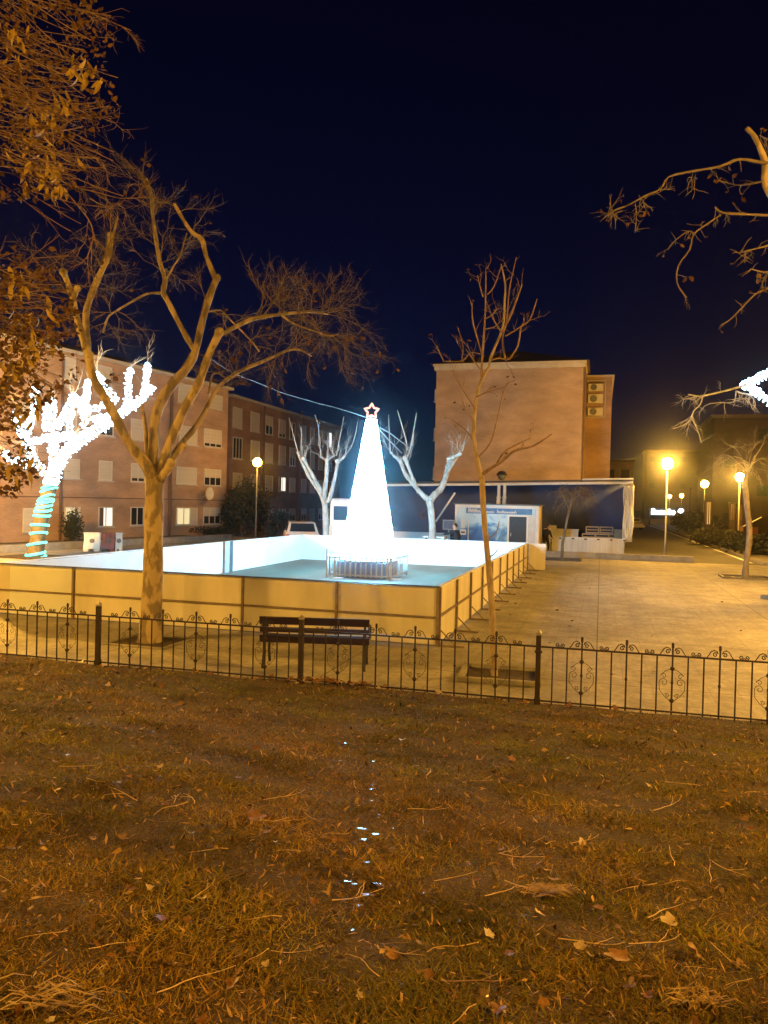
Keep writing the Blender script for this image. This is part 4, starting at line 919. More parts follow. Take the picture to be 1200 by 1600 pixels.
def pollard_big():
    g = G(234, 1003); d = g.y
    t = thing('plane_tree', 'big pruned plane tree with mottled trunk and forking bare limbs, before the rink at left', 'tree', g)
    tr = MB()
    limb(tr, [(234, 1007, 24), (235, 994, 19), (236, 960, 16), (239, 900, 15), (240, 830, 14.5), (241, 775, 14), (241, 738, 14.5)], d, 0, 0, 14, 0.05)
    L = []
    def lb(pp, o0, o1, n=9):
        r = limb(tr, [(x, y, w_ * (.92 if y < 600 else 1)) for x, y, w_ in pp], d, o0, o1, n, 0.13); L.append(r)
        if n >= 7: tr.ball(r[0][-1], r[1][-1] * 1.25, 8, 6)
        if n >= 7:
            for q_ in range(3): k_ = random.randrange(2, len(r[0]) - 1); tr.ball(r[0][k_] + rdir() * r[1][k_] * .55, r[1][k_] * .72, 7, 5)
        return r
    A = lb([(240, 752, 10), (230, 728, 9), (200, 690, 7.4), (180, 650, 7), (160, 615, 6.6), (145, 588, 6.6), (139, 555, 6.2)], 0, -0.9)
    A1 = lb([(139, 557, 6), (130, 530, 5.5), (119, 492, 5.3), (113, 462, 5), (105, 440, 4.6), (99, 425, 4.6)], -0.9, -1.5)
    lb([(114, 468, 4), (119, 455, 4.2), (121, 451, 4)], -1.3, -1.3)
    A2 = lb([(138, 553, 5.5), (134, 495, 5.2), (143, 460, 5.2), (158, 425, 4.8), (169, 400, 5.2), (173, 368, 4.8)], -0.9, -0.4)
    lb([(174, 378, 2.4), (178, 360, 2), (184, 340, 1.4)], -0.4, -0.4, 6)
    B = lb([(238, 752, 9), (240, 700, 8.6), (243, 652, 8.4), (262, 610, 8), (290, 578, 7.6), (305, 550, 7), (313, 515, 6.4), (325, 470, 6.2), (339, 434, 6.2)], 0, 0.6)
    B1 = lb([(337, 437, 4.6), (322, 400, 4.2), (315, 374, 4.2), (300, 363, 3.6), (287, 344, 3), (273, 320, 2.8)], 0.6, 0.2)
    B2 = lb([(304, 548, 5), (285, 515, 4.7), (262, 470, 4.5), (255, 456, 5), (258, 437, 4.6), (250, 410, 4), (243, 370, 3.6), (238, 330, 3.2), (236, 303, 2.8), (229, 280, 2)], 0.5, 1.6)
    B3 = lb([(258, 440, 2), (272, 415, 1.8), (282, 398, 1.6), (292, 364, 1.2)], 1.1, 1.3, 6)
    B4 = lb([(252, 458, 2.8), (230, 459, 2.2), (205, 472, 2), (180, 487, 1.8), (168, 497, 1.6), (161, 520, 2.2)], 1.0, 1.2, 6)
    C = lb([(246, 752, 8), (262, 702, 7.4), (285, 645, 6.8), (310, 600, 6.6), (326, 555, 6.2), (343, 519, 6.6)], 0, -0.5)
    C1 = lb([(345, 523, 3.6), (375, 507, 3.6), (400, 497, 3.8), (440, 491, 3), (480, 487, 2.4), (512, 491, 1.4)], -0.5, 0.2, 7)
    C2 = lb([(440, 492, 2), (460, 506, 1.8), (490, 517, 1.6), (515, 525, 1.4), (528, 522, 1)], -0.2, -0.6, 6)
    Dd = lb([(249, 756, 6), (263, 725, 5.4), (282, 695, 4.6), (305, 668, 4.4), (322, 640, 4), (340, 606, 3.8), (375, 580, 3.6), (415, 563, 3.2), (445, 549, 2.8), (466, 546, 2), (486, 556, 1.4)], 0, 1.2, 8)
    D1_ = lb([(325, 616, 1.8), (328, 602, 1.7), (332, 586, 2), (342, 583, 1.7), (352, 590, 1.4), (370, 580, 1.2)], 0.6, 0.4, 6)
    E = lb([(233, 740, 5), (230, 700, 4.2), (226, 660, 3.4), (222, 632, 2.2)], 0, 0.4, 7)
    lb([(252, 748, 7), (262, 733, 7.5), (268, 722, 6)], -0.1, -0.3, 8); lb([(268, 722, 4), (280, 705, 4.5), (288, 697, 3.6)], -0.3, -0.3, 8)
    X1 = lb([(327, 487, 1.6), (345, 485, 1.5), (360, 500, 1.4), (390, 530, 1.3), (405, 549, 1.6)], 0.3, -0.2, 6)
    o = tr.build('trunk', M['bark'], t, True); shift(o, g)
    tw = MB(); lv = []
    def sprout(Lm, n, l, r, lev=2, f0=0.3, bias=(0, 0, 0.2), droop=0, pl=0.03):
        pts = Lm[0]
        for _ in range(n):
            q, e = along(pts, random.uniform(f0, 1)); v = (rdir() * 0.9 + e * 0.4 + Vector(bias)); twig(tw, q, v, l * random.uniform(0.6, 1.2), r, lev, droop, 0.75, 4, lv, pl)
    for Lm, n, l in ((A1, 5, 0.7), (A2, 10, 0.75), (B2, 15, 0.8), (B4, 7, 0.6), (B, 3, 0.5), (B1, 4, 0.5), (B3, 4, 0.5), (A, 2, 0.4)): sprout(Lm, n, l, 0.009, 2, 0.45)
    sprout(C1, 14, 0.8, 0.009, 2, 0.35, (0, 0, 0.1)); sprout(C2, 9, 0.6, 0.008, 2, 0.1, (0.2, 0, 0.1), 0.1); sprout(Dd, 13, 0.7, 0.008, 2, 0.5, (0.1, 0, 0.05)); sprout(X1, 7, 0.5, 0.008, 2, 0.3); sprout(D1_, 6, 0.5, 0.008, 2, 0.3)
    for _ in range(7): q, e = along(C1[0], random.choice((0.42, 0.6, 0.8, 0.9)) + random.uniform(-.03, .03)); twig(tw, q, (random.gauss(0.1, 0.25), random.gauss(0, 0.3), 1), random.uniform(0.5, 0.9), 0.008, 2, -0.1, 0.6, 5, lv, 0.06)
    for _ in range(6): q, e = along(C2[0], random.uniform(0.3, 1)); twig(tw, q, (random.gauss(0.5, 0.5), random.gauss(0, 0.4), random.uniform(-.9, 0)), random.uniform(0.5, 1.0), 0.007, 2, 0.15, 0.75, 5, lv, 0.06)
    q, e = along(Dd[0], 0.95); 
    o = tw.build('twigs', M['twig'], t); shift(o, g)
    o = leaf_cluster(lv, 0.11, M['deadleaf'], 'dead_leaves', t); shift(o, g)
    pit = MB(); pit.box(-0.55, 0.55, -0.5, 0.5, 0.004, 0.012); o = pit.build('tree_pit', M['soil']); o.location = g; o.rotation_euler = (0, 0, -PHI); tag(o, kind='structure')
    b = MB(); 
    for e in ((-0.62, 0.62, -0.57, -0.505), (-0.62, 0.62, 0.505, 0.57), (-0.62, -0.555, -0.5, 0.5), (0.555, 0.62, -0.5, 0.5)): b.box(*e, 0.0, 0.03)
    o = b.build('pit_edging', M['concrete']); o.location = g; o.rotation_euler = (0, 0, -PHI); tag(o, 'low concrete edging round the foot of the big plane tree', 'edging')
pollard_big()

def young_tree():
    g = G(772, 1057); d = g.y
    t = thing('young_tree', 'slender young bare tree with reddish stem, in a pit behind the railing', 'tree', g)
    tr = MB(); S = 1 / 4.615; c = lambda L: [(640 + x * S, 380 + y * S, r) for x, y, r in L]
    limb(tr, [(773, 1060, 6.5), (772, 1045, 5.6), (769, 960, 5.4), (765, 900, 5), (759, 840, 4.6), (755, 790, 4.5), (753, 745, 4.2)], d, 0, 0, 10, 0.06)
    main = limb(tr, [(753, 748, 4.2), (746, 722, 3.6), (741.5, 695, 3.2), (740.5, 665, 3), (743, 629, 2.8), (748, 605, 2.6), (755, 588, 2.4), (764, 573, 2), (767, 557, 1.9)] + c([(655, 660, 1.8), (680, 550, 1.7), (685, 420, 1.5), (690, 300, 1.3), (660, 150, 0.8)]), d, 0, 0.1, 8, 0.08)
    o0 = tr
    br = MB(); lv = []; Ls = []
    for L, a, b_ in ((c([(515, 960, 2), (525, 800, 1.8), (540, 600, 1.6), (548, 430, 1.4), (550, 180, .8)]), 0, 0.3), (c([(520, 790, 1.4), (490, 690, 1.3), (455, 560, 1.2), (450, 430, .8)]), 0.1, 0.4),
                     (c([(660, 645, 1.6), (720, 540, 1.5), (760, 440, 1.4), (810, 300, .8)]), 0, -0.4), (c([(690, 830, 1.5), (670, 690, 1.4), (700, 560, 1.3), (720, 330, 1.1), (770, 100, .7)]), 0.2, 0.5),
                     (c([(720, 835, 1.4), (780, 740, 1.3), (805, 600, 1.1), (850, 570, 1.0), (880, 520, 1), (920, 400, .7)]), 0, -0.3), (c([(560, 370, 1.1), (610, 310, 1), (660, 170, .7)]), 0.2, 0.2),
                     (c([(530, 390, 1), (505, 300, 0.9), (490, 230, .6)]), 0.2, 0.1), (c([(660, 640, 1.1), (600, 540, 1), (570, 460, .7)]), 0, 0.2), (c([(375, 850, 1.2), (385, 740, 1.1), (350, 610, .7)]), 0.5, 0.6),
                     (c([(545, 545, 1), (590, 520, 1), (635, 470, .6)]), 0.1, 0.1), (c([(540, 620, 1), (610, 605, .9), (650, 570, .6)]), 0.1, -0.1), (c([(690, 670, 1.2), (760, 630, 1), (830, 580, .7)]), -0.1, -0.2),
                     (c([(245, 850, 1), (195, 740, .6)]), 0.5, 0.6), (c([(510, 800, 1.2), (440, 790, 1.1), (375, 850, 1), (245, 850, .9)]), 0.2, 0.5), (c([(570, 850, 1.4), (640, 830, 1.3), (690, 840, 1.3), (720, 835, 1.3)]), 0.1, 0.1),
                     ([(753.5, 741, 3), (768, 731, 2.4), (782.5, 722, 2.2), (804.7, 704, 1.9), (833, 697, 1.5), (862, 678, .8)], 0, -0.4), ([(776, 724, 1.5), (792, 703, 1.3), (830, 684, .8)], -0.1, 0.3),
                     ([(745, 716, 1.4), (766.7, 691, 1.2), (779, 646, 1.1), (789, 605, 1), (805, 594, .7)], 0, 0.5), ([(741, 690, 1.3), (728, 672, 1), (705, 655, .7)], 0, 0.2), ([(743, 640, 1.2), (725, 612, 1), (708, 585, .7)], 0, 0.3),
                     ([(745, 620, 1.1), (762, 612, 1), (790, 605, .6)], 0, -0.2), ([(742, 660, 1), (728, 640, .9), (722, 622, .6)], 0, -0.2), ([(756, 585, 1.1), (738, 560, 1), (728, 545, .6)], 0, .2)):
        Ls.append(limb(br, L, d, a, b_, 6, 0.08))
    for Lm in Ls + [main]:
        for _ in range(4):
            q, e = along(Lm[0], random.uniform(0.3 if Lm is not main else 0.45, 1)); twig(br, q, rdir() * 0.7 + e * 0.7 + Vector((0, 0, .25)), random.uniform(0.1, 0.32), 0.005, 1 if random.random() < .4 else 0, 0, .6, 3, lv, 0.12, 0.5)
    for (px, py) in ((850, 845), (775, 835), (788, 820)): pass
    limb(br, [(758, 845, 1.2), (775, 832, .9), (780, 815, .6)], d, 0, -0.1, 5); limb(br, [(764, 870, 1.2), (772, 866, .9), (778, 858, .6)], d, 0, -0.1, 5)
    o = tr.build('trunk', M['bark_thin'], t, True); shift(o, g); o = br.build('crown', M['twig_red'], t, True); shift(o, g)
    lv += [(P(737.5, 470, d + .4), Vector((0, 0, -1)))] + [(P(x, y, d + random.uniform(-.3, .3)), Vector((0, 0, -1))) for x, y in ((797, 715), (830, 672), (787, 622), (709, 655), (712, 665), (733, 632), (792, 706), (808, 700), (699, 677), (718, 676))]
    o = leaf_cluster(lv, 0.06, M['deadleaf'], 'dead_leaves', t); shift(o, g)
    gg = G(782, 1057.0); ang = -PHI * 0.75
    pit = MB(); pit.box(-0.52, 0.52, -0.46, 0.46, 0.004, 0.015); o = pit.build('tree_pit', M['soil']); o.location = gg; o.rotation_euler = (0, 0, ang); tag(o, kind='structure')
    b = MB()
    for e in ((-0.62, 0.62, -0.56, -0.465), (-0.62, 0.62, 0.465, 0.56), (-0.62, -0.525, -0.46, 0.46), (0.525, 0.62, -0.46, 0.46)): b.box(*e, 0.0, 0.075)
    o = b.build('pit_edging', M['concrete'], bevel=0.01); o.location = gg; o.rotation_euler = (0, 0, ang); tag(o, 'raised concrete edging round the foot of the slender young tree', 'edging')
young_tree()

def pollard_small(label, base, d, trunk, limbs, thin):
    g = P(base, 800, d); g.z = 0
    t = thing('pollarded_tree', label, 'tree', g); tr = MB()
    limb(tr, trunk, d, 0, 0, 10, 0.06)
    LL = []
    for i, L in enumerate(limbs):
        LL.append(limb(tr, L, d, 0, random.uniform(-.8, .8), 8, 0.16)); tr.ball(LL[-1][0][-1], LL[-1][1][-1] * 1.45, 8, 6)
        for q_ in range(2): k_ = random.randrange(2, len(LL[-1][0]) - 1); tr.ball(LL[-1][0][k_] + rdir() * LL[-1][1][k_] * .6, LL[-1][1][k_] * .75, 7, 5)
    o = tr.build('trunk', M['bark_grey'], t, True); shift(o, g)
    tw = MB()
    for L in thin: limb(tw, L, d, random.uniform(-.3, .3), random.uniform(-.6, .6), 5, 0.05)
    for Lm in LL:
        for _ in range(3): q, e = along(Lm[0], random.uniform(0.75, 1)); twig(tw, q, e * 0.5 + rdir() * 0.4 + Vector((0, 0, .9)), random.uniform(0.5, 1.2), 0.012, 1, -0.1, 0.4, 4)
    o = tw.build('crown', M['bark_grey'], t, True); shift(o, g)
pollard_small('pale pollarded plane tree between the cone and the kiosk', 676, 34.5, [(677, 868, 6.5), (676, 838, 5.6), (674, 800, 5.4), (671, 782, 6)],
              [[(672, 782, 5.6), (680, 772, 5.5), (690, 762, 5), (698, 740, 4.2), (705, 717, 4.6)], [(671, 781, 5), (662, 775, 4.4), (652, 764, 4), (643, 752, 3.8), (634, 742, 3.6), (624, 717, 3.2)], [(650, 762, 3.4), (646, 750, 3), (642, 740, 3), (633, 716, 2.8)],
               [(700, 718, 3.4), (711, 713, 3), (719, 709, 2.4)], [(695, 745, 2.2), (706, 728, 2), (716, 712, 1.8)], [(624, 717, 2.6), (616, 713, 2.2), (611, 707, 1.8)]],
              [[(718, 709, 1.2), (723, 703, 1), (726, 690, .7)], [(610, 707, 1), (608.5, 680, .8), (607, 648, .5)], [(633, 717, 1.6), (639, 708, 1.4), (645, 680, 1), (651, 645, .6)], [(638, 704, 1.3), (631, 675, 1), (621, 641, .6)], [(709, 712, 1), (705, 703, .6)], [(640, 706, 1), (645, 688, .8), (646, 672, .6)]])
pollard_small('pale pollarded plane tree before the white van, left of the cone', 509, 35.5, [(510, 870, 6), (509.5, 833, 5), (508.5, 800, 4.8), (507, 782, 5)],
              [[(506, 785, 4), (500, 769, 3.6), (490, 755, 3.2), (481.7, 742, 3), (473, 724, 2.8), (466, 707, 2.4)], [(506, 775, 3.2), (497, 758, 3), (487, 740, 2.8), (474, 716, 2.6)], [(507, 782, 4), (507, 769, 3.6), (510, 745, 3.2), (510.8, 719, 3)],
               [(510, 784, 4), (515, 778, 3.4), (523.7, 745, 3), (527.8, 721, 2.8)], [(527, 722, 2.2), (534, 717, 2.4), (539, 712, 2)], [(510, 719, 1.8), (505, 716, 1.8), (501.5, 714, 1.5)], [(512, 720, 1.6), (517, 715, 1.4), (523, 711, 1.2)]],
              [[(466, 707, 1), (460, 685, .8), (451.5, 653, .5)], [(474, 716, 1), (471.5, 695, .8), (471, 667, .5)], [(501.5, 714, 1), (499, 686, .8), (497, 665, .6), (492, 648, .5)], [(526, 712, 1), (530, 690, .8), (537, 651, .5)], [(539, 711, 1), (548, 700, .8), (555, 680, .7), (559, 658, .5)], [(522, 712, .9), (518, 700, .6)]])

def lit_tree():
    d = 32.2; g = G(56, 871); d = g.y
    t = thing('light_wrapped_tree', 'pruned tree wrapped in white string lights, teal rings up its trunk', 'tree', g); tr = MB()
    S = 1 / 4.8; c = lambda L: [(x * S, 560 + y * S, r) for x, y, r in L]
    T = limb(tr, c([(262, 1500, 15), (270, 1440, 12), (300, 1250, 11), (325, 1130, 10.5), (350, 1040, 10), (380, 940, 11)]), d, 0, 0, 12, 0.05)
    Ls = []
    for L in ([(380, 945, 10), (430, 800, 9.5), (520, 680, 8), (650, 580, 7), (800, 490, 6), (930, 390, 5), (1050, 320, 4), (1150, 205, 2.4)], [(1085, 270, 2), (1095, 160, 1.8), (1110, 40, 1.4)], [(955, 340, 2.2), (962, 200, 2), (972, 75, 1.4)],
              [(880, 330, 2.4), (780, 200, 2), (725, 110, 1.4)], [(640, 560, 3), (625, 420, 2.6), (590, 340, 2.2), (540, 270, 1.8)], [(620, 370, 2.2), (645, 270, 2), (662, 165, 1.6)], [(640, 390, 2), (720, 372, 2), (790, 350, 1.6)],
              [(400, 830, 7), (405, 700, 6), (400, 620, 5.5), (395, 480, 4), (400, 290, 2)], [(430, 520, 3), (490, 400, 2.6), (555, 270, 1.8)], [(410, 620, 3), (480, 590, 2.6), (560, 570, 2)], [(515, 590, 2.2), (520, 480, 2), (545, 395, 1.6)],
              [(365, 890, 7), (300, 820, 6.5), (240, 780, 6), (180, 800, 4.5), (130, 770, 3.4), (60, 750, 2.4), (35, 700, 1.8)], [(245, 760, 4.4), (225, 680, 4.2), (185, 590, 4), (225, 500, 3), (245, 410, 2.4), (270, 210, 1.6)], [(180, 590, 3), (150, 530, 2.4), (125, 470, 2), (112, 420, 1.4)],
              [(380, 590, 2.6), (300, 610, 2.4), (235, 632, 2)], [(350, 540, 2.2), (340, 430, 2), (390, 330, 1.6)], [(820, 470, 2.2), (770, 440, 2), (700, 460, 1.6)]):
        Ls.append((limb(tr, c([(x, y, r * .62) for x, y, r in L]), d, random.uniform(-.2, .2), random.uniform(-1, 1), 7, 0.08), L))
    o = tr.build('trunk', M['bark_dark'], t, True); shift(o, g)
    st = MB()
    for (pts, rad), _ in Ls:                     # cord wound round each limb
        ln = sum((pts[i + 1] - pts[i]).length for i in range(len(pts) - 1)); turns = max(4, ln / random.uniform(0.14, 0.2)); n = int(turns * 7); hp = []
        for k in range(n + 1):
            f = k / n; q, e = along(pts, min(f, 0.999)); i = min(len(rad) - 1, int(f * (len(rad) - 1))); u = e.cross(Vector((0.1, 1, 0.2))).normalized(); w = e.cross(u); a = 2 * math.pi * turns * f
            hp.append(q + (u * math.cos(a) + w * math.sin(a)) * (rad[i] + 0.03 + random.uniform(0, 0.07)))
        st.tube(hp, 0.024, 3, False)
        hp = []
        for k in range(n + 1):
            f = k / n; q, e = along(pts, min(f, 0.999)); i = min(len(rad) - 1, int(f * (len(rad) - 1))); u = e.cross(Vector((0.1, 1, 0.2))).normalized(); w = e.cross(u); a = -2 * math.pi * turns * 0.8 * f + 1
            hp.append(q + (u * math.cos(a) + w * math.sin(a)) * (rad[i] + random.uniform(0.02, 0.17)))
        st.tube(hp, 0.026, 3, False)
    o = st.build('light_string', M['led_tree'], t); shift(o, g)
    pts, rad = T
    for k, f in enumerate((0.06, 0.15, 0.26, 0.335, 0.40, 0.51, 0.58, 0.64, 0.70, 0.745, 0.80, 0.90, 0.97)):
        q, e = along(pts, f); i = int(f * (len(rad) - 1)); R0 = rad[i] + 0.03; m = MB(); u = Vector((1, 0.1, 0)).normalized(); w = Vector((-0.1, 1, 0.0))
        m.tube([q + u * math.cos(a) * R0 + w * math.sin(a) * R0 + Vector((0, 0, 0.04 * math.sin(a + k) + (0.14 if k > 9 else 0.03) * math.cos(a))) for a in [6.283 * j / 16 for j in range(17)]], 0.05, 5, False)
        o = m.build('rope_light', M['led_rope'], t); shift(o, g)
    tw = MB()
    for (pts, rad), _ in Ls:
        for _ in range(2): q, e = along(pts, random.uniform(0.8, 1)); twig(tw, q, e * 0.6 + rdir() * .4 + Vector((0, 0, .6)), random.uniform(0.5, 1.1), 0.02, 1, 0, .5, 4)
    o = tw.build('crown', M['bark_grey'], t); shift(o, g)
    pit = MB(); pit.box(-1.3, 1.3, -1.0, 1.0, 0.005, 0.05); o = pit.build('tree_pit', M['soil']); o.location = g; o.rotation_euler = (0, 0, -0.4); tag(o, kind='structure')
lit_tree()

def lit_branch_tree():
    d = 23.0; g = P(1325, 800, d); g.z = 0
    t = thing('light_wrapped_tree', 'bare tree at the right edge with a lit branch reaching into view', 'tree', g); tr = MB()
    limb(tr, [(1325, 930, 13), (1322, 800, 11), (1318, 700, 10), (1310, 640, 9)], d, 0, 0, 10)
    a = limb(tr, [(1312, 650, 7), (1270, 600, 6), (1225, 575, 5), (1200, 584, 4), (1180, 594, 3.4), (1163, 602, 2.6)], d, 0, 0, 8)
    b = limb(tr, [(1314, 670, 6), (1260, 650, 5), (1215, 635, 4), (1190, 618, 3.4), (1175, 607, 3), (1160, 601, 2.4)], d, 0.3, 0.1, 8)
    o = tr.build('trunk', M['bark_grey'], t, True); shift(o, g)
    tw = MB(); br = []
    for L in ([(1164, 602, 2), (1140, 609, 1.7), (1110, 616, 1.5), (1092, 619, 1.3), (1075, 616, .8)], [(1098, 618, 1.2), (1094, 632, 1.1), (1084, 642, 1), (1075, 660, .9), (1052, 670, .5)], [(1083, 643, 1), (1082, 655, .9), (1090, 672, .8), (1096, 692, .5)],
              [(1150, 611, 1.4), (1160, 615, 1.3), (1178, 617, 1.2)], [(1150, 612, 1), (1146, 628, .9), (1125, 629, .8), (1108, 631, .5)], [(1090, 619, .9), (1078, 622, .7), (1068, 624, .5)], [(1172, 618, .9), (1168, 630, .5)]): br.append(limb(tw, L, d, 0, random.uniform(-.3, .3), 5, .1))
    for Lm in br:
        for _ in range(6): q, e = along(Lm[0], random.uniform(0.2, 1)); twig(tw, q, rdir() * .8 + e * .5, random.uniform(0.2, 0.5), 0.009, 1, 0.2, .6, 3)
    o = tw.build('crown', M['bark_grey'], t, True); shift(o, g)
    for pts, rad in (a, b):
        st = MB(); n = 150; hp = []
        for k in range(n + 1):
            f = k / n; q, e = along(pts, min(f, .999)); i = min(len(rad) - 1, int(f * (len(rad) - 1))); u = e.cross(Vector((0.1, .3, 1))).normalized(); w = e.cross(u); an = 6.283 * 17 * f
            hp.append(q + (u * math.cos(an) + w * math.sin(an)) * (rad[i] + random.uniform(0.01, 0.09)))
        st.tube(hp, 0.02, 3, False); o = st.build('light_string', M['led_tree'], t); shift(o, g)
lit_branch_tree()

def thin_tree(label, gx, gy, pp, crown, n, lev, mt, leafy=0.0, bud=None):
    g = G(gx, gy); d = g.y; t = thing('young_tree', label, 'tree', g); tr = MB(); T = limb(tr, pp, d, 0, 0, 8, .07); o = tr.build('trunk', mt, t, True); shift(o, g)
    tw = MB(); lv = []; cx, cy, rx, ry = crown; tops = []
    for i in range(9):
        q, e = along(T[0], random.uniform(0.72, 0.98)); an = 6.283 * i / 9 + random.uniform(-.3, .3); tg = P(cx + rx * .75 * math.cos(an), cy + ry * .7 * math.sin(an) * (0.6 if math.sin(an) > 0 else 1), d + random.gauss(0, .9)); v = tg - q
        m1 = q + v * .45 + Vector((random.gauss(0, .1), random.gauss(0, .1), .22 * v.length)); pts, rr = cat_rom([q, m1, tg], [0.022, 0.014, 0.006], 4); tw.tube(pts, rr, 5, False); tops.append(pts)
    for i in range(n):
        q, e = along(random.choice(tops), random.uniform(0.25, 1)); twig(tw, q, e * .6 + rdir() * .9 - Vector((0, 0, .25)), random.uniform(.5, 1.0) * rx * d / F * .62, 0.009, lev, 0.35, .7, 4, lv, leafy)
    o = tw.build('crown', mt, t); shift(o, g)
    if lv: o = leaf_cluster(lv, 0.12, M['deadleaf'], 'dead_leaves', t); shift(o, g)
    pit = MB(); pit.box(-0.8, 0.8, -0.55, 0.55, 0.004, 0.015); o = pit.build('tree_pit', M['soil']); o.location = g; o.rotation_euler = (0, 0, -PHI); tag(o, kind='structure')
    b = MB()
    for e in ((-0.9, 0.9, -0.65, -0.555), (-0.9, 0.9, 0.555, 0.65), (-0.9, -0.805, -0.55, 0.55), (0.805, 0.9, -0.55, 0.55)): b.box(*e, 0.0, 0.07)
    o = b.build('pit_edging', M['cap']); o.location = g; o.rotation_euler = (0, 0, -PHI); tag(o, 'dark edging round the foot of the ' + ('thin crooked tree at the right edge' if gx > 1000 else 'small tree before the stage'), 'edging')
thin_tree('thin crooked bare tree on the paving near the right edge', 1164, 903, [(1164, 905, 5.5), (1166, 880, 4.6), (1170, 850, 4.6), (1171, 825, 4.4), (1168, 800, 4.4), (1166, 775, 4.6), (1164, 752, 4.2), (1170, 735, 2.5), (1180, 712, 1.5)], (1168, 715, 62, 42), 26, 2, M['bark_dark'], 0.01)
thin_tree('small stick-like tree with a drooping crown before the stage', 879, 875, [(878, 876, 2.6), (879, 850, 2.3), (882, 835, 2.2), (886, 812, 2), (891, 792, 1.8), (896, 776, 1.5)], (895, 775, 36, 20), 42, 2, M['bark_dark'], 0.05)

